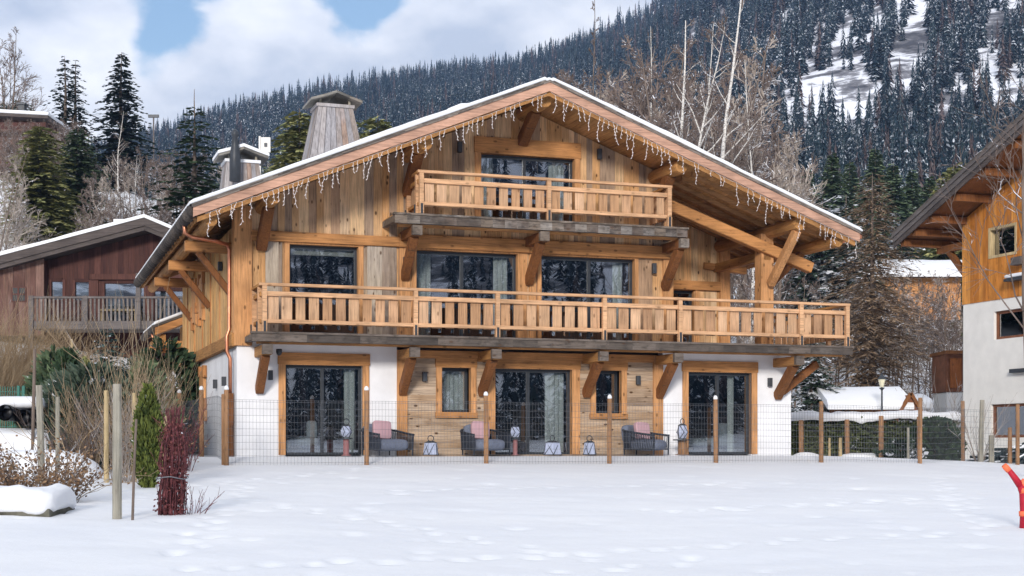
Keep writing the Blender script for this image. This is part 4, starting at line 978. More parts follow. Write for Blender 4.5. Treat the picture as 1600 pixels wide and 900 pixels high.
# brown leafless woods
W = [bare_tree('bare_tree', 'leafless brown tree', 'tree', 15, 40+k, 'bark', ('twig','twig','twigpale','twig')[k], (.42,.36,.40,.5)[k], .13, 15, 6, 5, (.18,.25,.2,.1)[k], twigr=.023, fork=k == 1, n4=2) for k in range(4)]
rg = random.Random(77); used = [False]*4
def wood_tree(k, px, Y, yt, label, group, hmax=None):
    o = W[k] if not used[k] else dup(W[k], (0,0,0)); used[k] = True; o['label'] = label; o['group'] = group
    s = topscale(px, Y, yt, 15); put(o, px, Y, rg.random()*6.28, (min(s, .75*s+.35), min(s, .75*s+.35), s))
for px in range(868, 1010, 9): wood_tree(rg.randrange(4), px+rg.uniform(-5,5), rg.uniform(78,104), 88+rg.uniform(-25,45)+abs(px-940)*.35, 'leafless brown tree of the wood rising behind the chalet ridge', 'brown trees behind the ridge')
for px in range(1012, 1250, 9): wood_tree(rg.randrange(4), px+rg.uniform(-6,6), rg.uniform(70,112), 70+rg.uniform(-40,70)+max(0, px-1150)*1.3, 'leafless brown tree of the wood behind the right roof slope around the birches', 'brown trees behind the right roof slope')
for px in range(140, 310, 6): wood_tree(rg.randrange(4), px+rg.uniform(-6,6), rg.uniform(68,112), 245+rg.uniform(-32,40), 'leafless brown tree on the slope above the red chalet', 'brown trees above the red chalet')
for i in range(26): px = rg.uniform(135, 300); wood_tree(rg.randrange(4), px, rg.uniform(60,70), 300+rg.uniform(-25,40), 'low leafless brown tree right behind the red chalet roof', 'low brown trees behind the red chalet')
for px in range(-10, 140, 5): wood_tree((0,3)[rg.randrange(2)], px+rg.uniform(-6,6), rg.uniform(86,92), 187+rg.uniform(-8,20), 'leafless reddish brown tree hiding the wall of the hilltop house', 'brown trees in front of the hilltop house')
for px in range(1385, 1520, 7): wood_tree(rg.randrange(4), px+rg.uniform(-5,5), rg.uniform(68,80), 425+rg.uniform(-25,40), 'leafless brown tree in the thicket beside the orange house', 'brown thicket beside the orange house')
for px in range(1215, 1360, 9): wood_tree(rg.randrange(4), px+rg.uniform(-5,5), rg.uniform(70,82), 425+rg.uniform(-10,50), 'leafless grey brown tree seen behind the open balcony corner', 'bare trees behind the balcony corner')
for px in (1190, 1205, 1150, 1135): wood_tree(rg.randrange(4), px, rg.uniform(62,70), 400+rg.uniform(0,30), 'leafless tree seen through the open loggia under the roof', 'bare trees seen through the loggia')
for px, yt in ((395, 235), (430, 248), (340, 232)): wood_tree(2, px, 100, yt, 'small leafless tree left of the chalet chimneys', 'small trees by the chimneys')
e1 = bare_tree('bare_tree', 'tall leafless tree with fine upswept twigs at the hilltop, against the sky', 'tree', 14, 51, 'bark', 'twig', .42, .15, 17, 6, 5, .15, twigr=.018, fork=True)
put(e1, 14, 100, .5, topscale(14, 100, 38, 14)); 
for px, yt, Y in ((2, 210, 62), (-10, 235, 58), (26, 268, 64), (8, 300, 60)):
    o = dup(W[2], (0,0,0), 0, 'snow flecked pale leafless tree at the left edge above the red chalet', group='snow flecked trees at the left edge'); put(o, px, Y, px, topscale(px, Y, yt, 15))
# bare branches reaching in at the right edge
rb_ = bare_tree('bare_tree', 'gnarled bare tree in front of the orange house reaching in from the right', 'tree', 9.6, 61, 'bark', 'twig', .50, .07, 17, 5, 4, .35, lean=-.03, twigr=.006)
put(rb_, 1612, 33, 0, topscale(1612, 33, 15, 9.6))
# ------------------------------------------------------------------ neighbours
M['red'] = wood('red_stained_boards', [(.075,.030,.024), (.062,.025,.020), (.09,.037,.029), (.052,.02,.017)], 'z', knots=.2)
M['redpale'] = wood('weathered_red_boards', [(.145,.078,.060), (.115,.058,.046), (.18,.105,.083), (.095,.046,.036)], 'z', knots=.2, grey=.3, gcol=(.27,.20,.17))  # paler tones than the red boards, with grey weathered patches
M['greybal'] = wood('grey_balcony_timber', [(.15,.13,.12), (.12,.105,.10), (.18,.16,.15)], 'x', knots=.1)
M['greydark'] = wood('dark_roof_board', [(.065,.05,.046), (.08,.065,.06), (.05,.04,.038)], 'x', knots=0)
M['orange'] = wood('orange_boards', [(.55,.22,.045), (.50,.19,.035), (.60,.26,.06), (.45,.165,.03)], 'z', knots=.25)
M['redframe'] = plain('red_brown_frame', (.20,.075,.035), .6, .2, 4)
M['cream'] = plain('cream_render', (.72,.70,.66), .9, .05, 2)
M['paleglass'] = glass('pale_glass', .32, (.7,.75,.78))
def boards(name, m, par, x0, x1, z0, zt, y, holes=(), bw=(.16,.24), th=.06):
    return vboards(MB(), x0, x1, z0, zt, list(holes), bw, v=y, th=th).build(name, m, par)
M['linenreflect'] = plain('pale_curtain_and_reflection', (.62,.68,.74), .9, .25, 1.5)  # curtain cloth on the orange house, painted pane reflection on the red chalet
# red chalet on the left; own axes, x to the right, y into the slope
S = 57/F; rx = lambda px: (px-800)*S; rz = lambda py: EZ+(YH-py)*S
RZ0 = rz(600); rc = thing('chalet', 'dark red boarded chalet with grey balcony on the left slope', 'chalet', (0, 57, 0))
ax, az = rx(236), rz(352); rsl = .265
rt = lambda x: az-rsl*abs(x-ax) if x < ax else az-.42*(x-ax)
W_ = [(rx(78), rx(101), rz(471), rz(437)), (rx(115), rx(142), rz(472), rz(438)), (rx(161), rx(228), rz(506), rz(440)), (rx(239), rx(290), rz(500), rz(452))]
boards('upper_wall', M['red'], rc, rx(70), rx(330), rz(512), lambda x: rt(x)-.3, 0, W_)
boards('projecting_wall', M['redpale'], rc, rx(-120), rx(75), rz(526), lambda x: rt(x)-.3, -.5, [(rx(27), rx(46), rz(472), rz(452))])
boards('return_wall', M['red'], rc, rx(68), rx(75), rz(526), lambda x: rt(x)-.35, -.43, th=.43)
boards('lower_wall', M['red'], rc, rx(60), rx(330), rz(640), lambda x: rz(514), .6)
MB().box(rx(-120), rx(330), 1.2, 9, rz(640), rz(430)).build('core', M['room'], rc)
g = MB().box(rx(25), rx(48), -.52, -.46, rz(474), rz(450)).build('window', M['red'], rc)
MB().box(rx(27), rx(46), -.53, -.525, rz(472), rz(452)).build('pane', plain('black_pane', (.01,.01,.012), .3), g)
cb = MB(); cb.box(rx(36)-.03, rx(36)+.03, -.56, -.535, rz(472), rz(452)); cb.box(rx(27), rx(46), -.555, -.54, rz(462)-.03, rz(462)+.03); cb.build('glazing_bars', M['red'], g)
for i, (a, b_, c, d) in enumerate(W_):
    f = MB(); f.box(a-.05, a+.07, -.05, .1, c, d); f.box(b_-.07, b_+.05, -.05, .1, c, d); f.box(a+.07, b_-.07, -.05, .1, d-.08, d+.06); f.box(a+.07, b_-.07, -.05, .1, c-.05, c+.06)
    w_ = f.build('window', M['red'], rc); MB().box(a+.05, b_-.05, .03, .035, c+.04, d-.06).build('pane', M['paleglass'], w_)
    MB().box(a+.07, b_-.07, .2, .24, d-(.16 if i < 2 else .05), d).build('blind', M['reveal'], w_); MB().box(a, b_, .9, .92, c, d).build('dim_room', M['room'], w_)
    MB().box(a+.08, a+(b_-a)*(.85 if i < 2 else .45), .14, .18, c+.05, d-.06).build('curtain', M['linenreflect'], w_)  # pale sheet added behind the pane, its colour imitates a bright reflection
MB().beam((rx(142), -.06, rz(433)), (rx(330), -.06, rz(433)), .16, .22).build('beam', M['red'], rc)
for px in (148, 233): MB().box(rx(px)-.12, rx(px)+.16, -.07, .05, rz(512), rz(434)).build('post', M['red'], rc)
rr = MB().slant(rx(-160), ax, -.95, 7.5, rt(rx(-160))-.28, rt(ax)-.28, rt(rx(-160)), rt(ax)).slant(ax, rx(420), -.95, 7.5, rt(ax)-.28, rt(rx(420))-.28, rt(ax), rt(rx(420))).build('roof', M['greydark'], rc)
for dz, e_, y0 in ((.16, .34, -1.0), (.02, .17, -1.06)):
    MB().slant(rx(-160), ax, y0, -.952, rt(rx(-160))-e_, rt(ax)-e_, rt(rx(-160))-dz+.16, rt(ax)-dz+.16).build('barge_board', M['greydark'], rr)
    MB().slant(ax+.003, rx(420), y0, -.952, rt(ax)-e_, rt(rx(420))-e_, rt(ax)-dz+.16, rt(rx(420))-dz+.16).build('barge_board', M['greydark'], rr)
sn = MB(); xs = np.linspace(rx(-160), ax, 40)
for a, b_ in zip(xs[:-1], xs[1:]): sn.slant(a, b_, -1.1, 7.5, rt(a)+.14, rt(b_)+.14, rt(a)+.27+.1*float(fbm(a, 1, 2)), rt(b_)+.27+.1*float(fbm(b_, 1, 2)))
sn.slant(ax, rx(420), -1.1, 7.5, rt(ax)+.14, rt(rx(420))+.14, rt(ax)+.27, rt(rx(420))+.27); sn.build('snow_cover', M['snowcap'], rr)
bl = MB().box(rx(75), rx(330), -1.9, -.05, rz(520), rz(508)).build('balcony', M['greybal'], rc)
MB().box(rx(73), rx(330), -1.97, -1.84, rz(474), rz(471)).build('handrail', M['greybal'], bl)
bs = MB(); [bs.box(rx(px)-.035, rx(px)+.035, -1.93, -1.88, rz(508), rz(474)) for px in np.arange(77, 330, 6.2)]; bs.build('balusters', M['greybal'], bl)
for px in (74, 156, 236): MB().box(rx(px)-.09, rx(px)+.09, -1.98, -1.82, rz(600) if px == 74 else rz(520), rz(470) if px < 236 else rz(436)).build('post', M['greybal'], bl)
tb = MB().box(rx(165), rx(225), -.9, -.3, rz(489), rz(486)); tb.box(rx(166), rx(172), -.8, -.4, rz(508), rz(489)); tb.box(rx(218), rx(224), -.8, -.4, rz(508), rz(489))
tb = tag(tb.build('table', M['stakepale']), 'pale table on the grey balcony of the red chalet', 'table'); tb.location = (0, 57, 0)
sk_ = MB().box(rx(163), rx(176), 1.5, 2.5, rt(rx(170))+.1, rt(rx(170))+.75); sk_ = sk_.build('skylight', M['dark'], rr); MB().box(rx(162), rx(177), 1.4, 2.6, rt(rx(170))+.76, rt(rx(170))+.9).build('skylight_snow', M['snowcap'], rr)

# hilltop house
HY = 97; S2 = HY/F; hx = lambda px: (px-800)*S2; hz = lambda py: EZ+(YH-py)*S2
hh = thing('hillside_house', 'reddish house with long snowy roof high on the left hilltop', 'house', (0, HY, 0))
boards('wall', M['redpale'], hh, hx(-60), hx(72), hz(250), lambda x: hz(186), 0, bw=(.25,.4)); MB().box(hx(-60), hx(72), .1, 6, hz(260), hz(189)).build('core', M['red'], hh)
rr = MB().slant(hx(-80), hx(84), -1.2, 7, hz(183), hz(191), hz(178), hz(187)).build('roof', M['greydark'], hh)
MB().slant(hx(-80), hx(85), -1.25, 7, hz(178)+.01, hz(187)+.01, hz(172), hz(181)).build('snow_cover', M['snowcap'], rr, bev=.1)
cm = MB().box(hx(20), hx(30), 1, 1.5, hz(180), hz(158)).build('chimney', M['dark'], hh); MB().box(hx(18), hx(32), .9, 1.6, hz(158), hz(155)).build('cap', M['dark'], cm)
boards('gallery', M['red'], hh, hx(-60), hx(80), hz(207), lambda x: hz(197), -1.1, bw=(.3,.5))

# orange and white house on the right
OX, OY = (1505-800)/F*50, 50.0; ang = atan2(-.95, .32)
oh = thing('house', 'house with orange boards over white plaster at the right edge', 'house', (OX, OY, 0), ang)   # local x runs along the seen face towards the camera, y away from the seen side
def oc(px, py):                                           # photo point on the seen face -> local x, z
    t = (px-800)/F; s = (t*OY-OX)/(.32/1.00247+t*.95/1.00247); Y = OY-s*.95/1.00247; return s, EZ+(YH-py)/F*Y
zb = oc(1506, 476)[1]; zB = oc(1600, 458)[1]
osl = .385; ozt = lambda x: oc(1506, 367)[1]+.0+osl*(x+1.75)
xe = 7.5
a1, a2 = oc(1546, 356), oc(1590, 405); UW = (a1[0], a2[0], oc(1546, 405)[1], oc(1546, 357)[1]); a1, a2 = oc(1553, 490), oc(1602, 533); MW = (a1[0], a2[0]+.4, oc(1553, 531)[1], oc(1553, 487)[1]); a1 = oc(1548, 628); LW = (a1[0], 4.2, oc(1548, 684)[1], oc(1548, 632)[1])
wl = MB()
for c, d, holes in ((oc(1506, 720)[1]-.5, zb, (MW, LW)),):
    cuts = sorted({0, xe, *[q for h in holes for q in h[:2]]})
    for a, b_ in zip(cuts[:-1], cuts[1:]):
        for e_, f in cut(c, d, [(h[2], h[3]) for h in holes if h[0] <= (a+b_)/2 <= h[1]]): wl.box(a, b_, 0, .3, e_, f)
wl.build('white_wall', M['cream'], oh); MB().box(0, .3, .3, 9, oc(1506, 720)[1]-.5, zb).build('rear_wall', M['cream'], oh)
vboards(MB(), -.02, xe, zb, lambda x: ozt(x)-.2, [UW], (.16,.24), v=-.03, th=.1).build('orange_boards', M['orange'], oh)
MB().box(0, .05, .1, 9, zb, ozt(0)-.2).build('rear_boards', M['orange'], oh)
MB().box(.35, xe, 1.1, 9, oc(1506, 720)[1]-.5, zb+2).build('core', M['room'], oh)
MB().box(xe+.002, xe+.3, 0, 9, oc(1506, 720)[1]-.5, zb).build('end_wall', M['cream'], oh); MB().box(xe+.002, xe+.25, -.03, 9, zb+.002, ozt(xe)-.35).build('end_boards', M['orange'], oh); MB().box(0, xe, 8.7, 9, oc(1506, 720)[1]-.5, ozt(0)-.4).build('back_wall', M['cream'], oh)
for i, (a, b_, c, d) in enumerate((UW, MW, LW)):
    fr = MB(); e_ = .09
    for q in ((a, a+e_, c, d), (b_-e_, b_, c, d), (a+e_, b_-e_, d-e_, d), (a+e_, b_-e_, c, c+e_)): fr.box(q[0], q[1], -.05 if i == 0 else .1, .2, q[2], q[3])
    w_ = fr.build('window', M['stakepale'] if i == 0 else M['redframe'], oh); MB().box(a+e_, b_-e_, .14, .145, c+e_, d-e_).build('pane', M['paleglass'], w_)
    MB().box(a+e_, b_-e_, .9, .95, c, d).build('dim_room', M['room'], w_); MB().box(a+e_, a+(b_-a)*.55, .19, .22, c, d).build('curtain', M['linenreflect'], w_)
xo = -1.75
xr = xe; xe = xe+1.2
rr = MB().slant(xo, xe, -1.55, 9, ozt(xo)-.12, ozt(xe)-.12, ozt(xo)+.02, ozt(xe)+.02).build('roof', M['brace'], oh)
for k, (dz, hgt, y0) in enumerate(((.0, .16, -1.64), (-.17, .16, -1.60), (.17, .1, -1.68))): MB().slant(xo-.03, xe, y0, -1.552, ozt(xo)-.12+dz, ozt(xe)-.12+dz, ozt(xo)-.12+dz+hgt, ozt(xe)-.12+dz+hgt).build('barge_board', M['greybal'] if k != 1 else M['greydark'], rr)
MB().slant(xo-.05, xe, -1.66, 9, ozt(xo)+.15, ozt(xe)+.15, ozt(xo)+.24, ozt(xe)+.24).build('shingle_edge', M['shingle'], rr)
MB().slant(xo-.03, xe, -1.3, 9, ozt(xo)+.242, ozt(xe)+.242, ozt(xo)+.30, ozt(xe)+.30).build('snow_cover', M['snowcap'], rr)
for x in (-1.45, -.75): MB().beam((x, -1.45, ozt(x)-.26), (x, 9, ozt(x)-.26), .2, .24).build('purlin', M['brace'], oh)
for x in (.15, 1.5, 3.0, 4.5): MB().beam((x, -1.4, ozt(x)-.28), (x, .2, ozt(x)-.28), .18, .24).build('purlin', M['brace'], oh)
MB().beam((-1.6, .15, ozt(-1.2)-.55), (.1, .15, ozt(-1.2)-.55), .2, .24).build('tie_beam', M['brace'], oh)
MB().beam((-.02, .15, oc(1506, 430)[1]), (-1.0, .15, ozt(-1.2)-.65), .18, .18, (0,1,0)).build('bracket', M['brace'], oh)
MB().box(-.1, -.03, .05, .12, zb-3, ozt(0)-.5).build('downpipe', M['dark'], oh)
a1 = oc(1562, 600); MB().box(oc(1583, 578)[0], oc(1583, 578)[0]+3, -.16, -.001, oc(1583, 583)[1], oc(1583, 577)[1]).build('balcony', M['dark'], oh)
wb = oc(1588, 428)
# flower box arm with snow on the orange wall
MB().box(wb[0]-.2, wb[0]+.9, -.35, -.031, wb[1]-.25, wb[1]-.16).build('shelf', M['dark'], oh); MB().soft(wb[0]-.22, wb[0]+.9, -.36, -.035, wb[1]-.155, wb[1]-.02).build('shelf_snow', M['snowcap'], oh, True); MB().box(wb[0]+.1, wb[0]+.6, -.3, -.031, wb[1]+.25, wb[1]+.5).build('vent_box', M['greybal'], oh)

# far chalets to the right
def far_house(px0, px1, pyr0, pyr1, pyb, Y, label, wall, gap=6, cat='house', roofside=14, name='house'):
    s = Y/F; X = lambda p: (p-800)*s; Zp = lambda q: EZ+(YH-q)*s
    o = thing(name, label, cat, (0, Y, 0))
    boards('wall', wall, o, X(px0+roofside), X(px1-roofside), Zp(pyb), lambda x: Zp(pyr1), 0, bw=(.25,.4)); MB().box(X(px0+roofside), X(px1-roofside), .1, 5, Zp(pyb), Zp(pyr1)).build('core', M['room'], o)
    d = Zp(pyr0)-Zp(pyr1); y1 = d*2.6
    r_ = MB(); r_.prism([(X(px0), -1.0, Zp(pyr1+gap)), (X(px0), y1, Zp(pyr0)-.1), (X(px0), 2*y1+1, Zp(pyr1+gap))], (X(px1)-X(px0), 0, 0)); r_ = r_.build('roof', M['greydark'], o)
    sn = MB(); n = 24; sl = (Zp(pyr0)-Zp(pyr1+gap)+.1)/(y1+1)
    xs = np.linspace(X(px0)-.1, X(px1)+.1, n)
    ws = [(-1.12, .02, .0), (-1.14, .2, 1), (-.9, .34, 1), (y1*.5, .34, 1.2), (y1-.2, .32, 1), (y1+.4, .1, 1)]
    V = [(x, y, Zp(pyr1+gap)+sl*(y+1)-.03+h+.16*k*float(fbm(x*.7, y*.9, 3, int(Y)))) for x in xs for y, h, k in ws]; m_ = len(ws)
    sn.add(V, [(i*m_+j, (i+1)*m_+j, (i+1)*m_+j+1, i*m_+j+1) for i in range(n-1) for j in range(m_-1)]); sn.poly(V[:m_]); sn.poly(V[-m_:][::-1]); sn.build('snow_cover', M['snowcap'], r_, True)
    return o
f1 = far_house(1283, 1515, 407, 428, 500, 92, 'far chalet with wide snowy roof and warm wood wall behind the larch', M['trimz'])
s = 92/F; X = lambda p: (p-800)*s; Zp = lambda q: EZ+(YH-q)*s
MB().box(X(1290), X(1312), -.4, -.02, Zp(500), Zp(432)).build('white_wall', M['cream'], f1)
wn_ = MB().box(X(1330), X(1342), -.1, .02, Zp(475), Zp(450)).build('window', M['dark'], f1)
f2 = far_house(1288, 1412, 615, 634, 660, 57, 'low shed with thick snow on its roof behind the hedge', M['brace'], 5, 'shed', 8, 'shed')
s = 57/F; X = lambda p: (p-800)*s; Zp = lambda q: EZ+(YH-q)*s
MB().prism([(X(1398), -1.0, Zp(643)), (X(1411), -1.02, Zp(618)), (X(1424), -1.0, Zp(643))], (0, 2.4, 0)).build('gable', M['redframe'], f2)
gs = MB(); gs.beam((X(1394), -1.1, Zp(645)), (X(1411), -1.1, Zp(616)), .12, .16, (0,1,0)); gs.beam((X(1411), -1.1, Zp(616)), (X(1428), -1.1, Zp(645)), .12, .16, (0,1,0)); gs.build('gable_boards', M['brace'], f2)
far_house(1408, 1442, 628, 636, 655, 61, 'small dark lean-to with snow right of the shed gable', M['red'], 2, 'lean-to', 2, 'shed')
f3 = thing('balcony_house', 'red brown wooden balcony bay of a house beside the orange house', 'house', (0, 61, 0))
s = 61/F; X = lambda p: (p-800)*s; Zp = lambda q: EZ+(YH-q)*s
boards('wall', M['redframe'], f3, X(1478), X(1530), Zp(612), lambda x: Zp(553), 0, bw=(.3,.5)); MB().box(X(1478), X(1530), .1, 2, Zp(612), Zp(553)).build('core', M['redframe'], f3)
MB().box(X(1476), X(1530), -.2, 2.2, Zp(553), Zp(548)).build('roof', M['brace'], f3); MB().box(X(1484), X(1522), -.08, -.01, Zp(606), Zp(560)).build('door', wood('red_orange_panel', [(.30,.10,.03),(.26,.085,.025)], 'z'), f3); MB().box(X(1502), X(1505), -.12, -.081, Zp(606), Zp(560)).build('mullion', M['redframe'], f3)
MB().box(X(1480), X(1530), .05, 1.9, Zp(690), Zp(613)).build('lower_wall', M['cream'], f3)
# street lamp
lp = thing('street_lamp', 'old style black street lamp with a lantern head by the snowy shed', 'street lamp', (at(1378, 55)[0], 55, zs(*at(1378, 55))))
k = 55/F; z0 = EZ+(YH-640)*k-lp.location.z; zt = EZ+(YH-605)*k-lp.location.z
MB().tube([(0,0,-.1),(0,0,zt)], [.05,.03], 8).build('pole', M['dark'], lp)
MB().lathe([(.07,0),(.14,.30)], 6, (0,0,zt)).build('lantern', plain('lamp_glass', (.72,.68,.50), .4), lp); MB().lathe([(.17,.30),(.14,.36),(.05,.46),(.015,.54)], 8, (0,0,zt)).build('lantern_cap', M['dark'], lp); MB().lathe([(.03,-.1),(.12,0)], 6, (0,0,zt-.02)).build('holder', M['dark'], lp)
# clipped hedge under snow
def hedge():
    rg = random.Random(4); mb = MB(); sn = MB(); Y0 = 46.5; s = Y0/F; X0, X1 = (1228-800)*s, (1488-800)*s; zt = EZ+(YH-655)*s
    o = thing('hedge', 'long dark green hedge topped with snow behind the wire fence', 'hedge', (0, Y0, 0))
    for i in range(5200):
        x = rg.uniform(X0, X1); z = rg.uniform(-.9, zt); y = rg.uniform(-.5,.0)*(.6+.4*rg.random())-.1*sin(x*3); d = Vector((rg.uniform(-1,1), rg.uniform(-1,.1), rg.uniform(-.2,1))).normalized()*rg.uniform(.12,.26); v = d.orthogonal().normalized()*.05; p = Vector((x,y,z))
        mb.add([p, p+d*.5+v, p+d, p+d*.5-v], [(0,1,2,3)])
    mb.build('foliage', M['needlehedge'], o); MB().box(X0, X1, .0, .9, -1.2, zt-.1).build('core', M['needlehedge'], o)
    n = 70; xs = np.linspace(X0-.1, X1+.1, n); ws = [(-.55, -.06), (-.66, .07), (-.5, .22), (0, .3), (.6, .28), (1.0, .1)]
    V = [(x, y+.12*float(fbm(x*1.5, 2, 2, 3)), zt+h*(.8+.9*float(fbm(x*1.1, y, 3, 14)))+.16*float(fbm(x*.9, 0, 3, 2))-(.14*max(0, float(fbm(x*2, 7, 2, 5)))*3 if h < .1 else 0)) for x in xs for y, h in ws]; m_ = len(ws)
    sn.add(V, [(i*m_+j, (i+1)*m_+j, (i+1)*m_+j+1, i*m_+j+1) for i in range(n-1) for j in range(m_-1)]); sn.build('snow_cap', M['snowcap'], o, True)
M['needlehedge'] = leaf('hedge_leaves', (.022,.038,.015), (.12,.135,.05), .12, 2.5); hedge()
# white board on a mast, thin mast far left
s = 62/F; wbp = thing('mast', 'white panel on a thin mast behind the chalet roof, left of the big chimney', 'mast', (at(406, 62)[0], 62, 8))
zt = EZ+(YH-213)*s-8; MB().tube([(0,0,-1),(0,0,zt)], .05, 8).build('pole', M['cream'], wbp); MB().box(.06, .45, -.05, .05, EZ+(YH-238)*s-8, zt-.05).build('panel', M['cream'], wbp); MB().box(.2, .32, -.1, -.051, zt-.45, zt-.3).build('box', M['dark'], wbp)
s = 125/F; q = at(240, 125); mp_ = thing('pylon', 'thin mast with a small crossbar on the left skyline', 'pylon', (q[0], q[1], zs(*q))); zt = EZ+(YH-182)*s-mp_.location.z
MB().tube([(0,0,-1),(0,0,zt)], .07, 6).build('pole', M['greybal'], mp_); MB().box(-.45, .45, -.1, .1, zt-.1, zt+.15).build('crossbar', M['dark'], mp_)
# ------------------------------------------------------------------ terrace furniture (chalet axes)
def loc(u, v, z=0): return (CX+u*CA-v*SA, CY+u*SA+v*CA, z)
M['rope'] = plain('dark_rope', (.025,.03,.042), .7, .2, 20); M['pad'] = plain('slate_cushion_fabric', (.15,.17,.225), .95, .12, 30); M['pink'] = None
def pink_mat():
    t = NT('dusty_pink_fabric'); f = t.n('ShaderNodeTexWave'); f.inputs['Scale'].default_value = 9; t.put(f.inputs['Vector'], t.obj()); c = t.ramp(f.outputs['Fac'], [(.0, (.34,.19,.21)), (.25, (.46,.285,.31)), (1, (.50,.32,.345))]); return t.done(c, .95)
M['pink'] = pink_mat()
def make_chair():
    o = thing('armchair', '', 'armchair')
    MB().soft(-.42, .42, -.46, .34, .12, .42).build('seat_cushion', M['pad'], o, True)
    MB().soft(-.36, .36, .24, .46, .36, .86).xf(Matrix.Translation((0,.05,0)) @ Matrix.Rotation(-.14, 4, 'X')).build('back_cushion', M['pad'], o, True)
    rail = [(-.52,-.44,.52), (-.54,-.1,.56), (-.53,.3,.62), (-.40,.50,.66), (0,.56,.68), (.40,.50,.66), (.53,.3,.62), (.54,-.1,.56), (.52,-.44,.52)]
    lowr = [(x*.96, y*.96, .16) for x, y, z in rail]
    f = MB().tube(rail, .028, 8).tube(lowr, .022, 6); f.build('arm_frame', M['rope'], o, True)
    rp = MB()
    for a, b_, c, d in zip(rail[:-1], rail[1:], lowr[:-1], lowr[1:]):
        n = max(2, int((Vector(a)-Vector(b_)).length/.045))
        for k in range(n): t = k/n; rp.tube([Vector(a).lerp(Vector(b_), t), Vector(c).lerp(Vector(d), min(1, t+.15))], .011, 4, False)
    rp.build('rope_weave', M['rope'], o)
    for x, y in ((-.50,-.42), (.50,-.42), (-.40,.46), (.40,.46)): MB().tube([(x,y,0),(x*1.02,y*1.02,.55)], [.018,.025], 6).build('leg', M['rope'], o)
    return o
ch0 = make_chair(); G = 'rope armchairs on the terrace'
CH = [(604, -.75, .55, 'dark rope armchair with pink pillow left of the plank wall, by the left glazed door'), (757, -.75, .35, 'dark rope armchair with pink pillow between the small left window and the middle glazed door'), (1010, -.8, .95, 'dark rope armchair with pink pillow below the small right window')]
M['navy'] = M['pad']
for i, (px, v, r_, lb) in enumerate(CH):
    o = ch0 if i == 0 else dup(ch0, (0,0,0)); o['label'] = lb; o['group'] = G; u = pxu(px, v); o.location = loc(u, v, 0); o.rotation_euler[2] = A*.4+r_
    p = MB().soft(-.24, .24, -.08, .08, -.23, .23, n=8, ex=.25).build('pillow', M['pink'], None, True)
    p.location = Matrix.Translation(o.location) @ Matrix.Rotation(A*.4+r_, 4, 'Z') @ Vector((-.08, .09, .64)); p.rotation_euler = (-.25, .06, A*.4+r_*.55)
    tag(p, ('dusty pink ribbed pillow on the leftmost rope armchair', 'dusty pink ribbed pillow on the rope armchair beside the middle glazed door', 'dusty pink ribbed pillow on the rope armchair under the small right window')[i], 'pillow', 'pink pillows on the armchairs')
def frost(): 
    t = NT('frosted_lantern_panel'); return t.done(t.mix(t.noise(t.obj(), 5, 3), (.30,.34,.47), (.46,.50,.62)), .5)
M['frost'] = frost()
def lantern(u, v, z, h, wd, label, flare=1, rz=0):
    o = thing('lantern', label, 'lantern', loc(u, v, z), A+rz, 'faceted lanterns on the terrace')
    if flare == 1: prof = [(wd*.50,.02),(wd*.40,h*.95),(wd*.36,h)]
    else: prof = [(wd*.34,.02),(wd*.52,h*.5),(wd*.36,h)]
    b = MB().lathe(prof, 6); b.build('body', M['frost'], o)
    fr = MB()
    for k in range(6):
        a, c = 2*pi*k/6, 2*pi*(k+1)/6; e = 1.02
        P = lambda i, t: (prof[i][0]*e*cos(t), prof[i][0]*e*sin(t), prof[i][1])
        fr.tube([P(0,a), P(0,c)], .012, 4); fr.tube([P(2,a), P(2,c)], .012, 4)
        if flare == 1: fr.tube([P(0,a), P(2,c)], .011, 4); fr.tube([P(0,c), P(2,a)], .011, 4) if k % 2 else None
        else: fr.tube([P(0,a), P(1,c), P(2,a)], .011, 4)
    fr.build('frame', M['dark'], o); MB().lathe([(wd*.36,h),(wd*.2,h+.04)], 6).build('lid', M['dark'], o)
    ring = [(.075*cos(t), 0, h+.10+.075*sin(t)) for t in np.linspace(0, 2*pi, 15)]; MB().tube(ring, .012, 5).build('ring_handle', M['dark'], o)
lantern(pxu(673,-1.1), -1.1, 0, .33, .40, 'white faceted lantern with ring handle on the snow under the small left window')
lantern(pxu(863,-1.15), -1.15, 0, .34, .50, 'widest white faceted lantern, on the snow before the middle glazed door', 1, .3)
lantern(pxu(921,-.9), -.9, 0, .34, .36, 'narrow white faceted lantern with ring handle on the snow right of the middle glazed door')
def pedestal(px, v, h, r, label, m, name='side_table'):
    o = thing(name, label, 'side table', loc(pxu(px, v), v, 0)); MB().lathe([(r*1.6,0),(r*1.6,.02),(r,.03),(r,h-.03)], 14).build('column', m, o); MB().lathe([(r*2.1,0),(r*2.1,.03)], 18, (0,0,h-.03)).build('table_top', M['dark'], o); return o
M['rose'] = plain('rose_metal', (.30,.13,.13), .5, .1, 5)
pedestal(541, -.8, .44, .075, 'slim rose side table left of the leftmost armchair', M['rose']); pedestal(805, -.8, .44, .06, 'slim rose side table right of the middle armchair', M['rose']); pedestal(1066, -.75, .42, .12, 'brown side table right of the rightmost armchair', M['stake'])
lantern(pxu(541,-.8), -.8, .44, .30, .27, 'white faceted lantern on the slim side table by the leftmost armchair', 2)
lantern(pxu(805,-.8), -.8, .44, .30, .27, 'white faceted lantern on the slim side table before the middle glazed door', 2, .2)
lantern(pxu(1066,-.75), -.75, .42, .38, .29, 'dark framed lantern with ring handle on the brown side table', 2, .4)
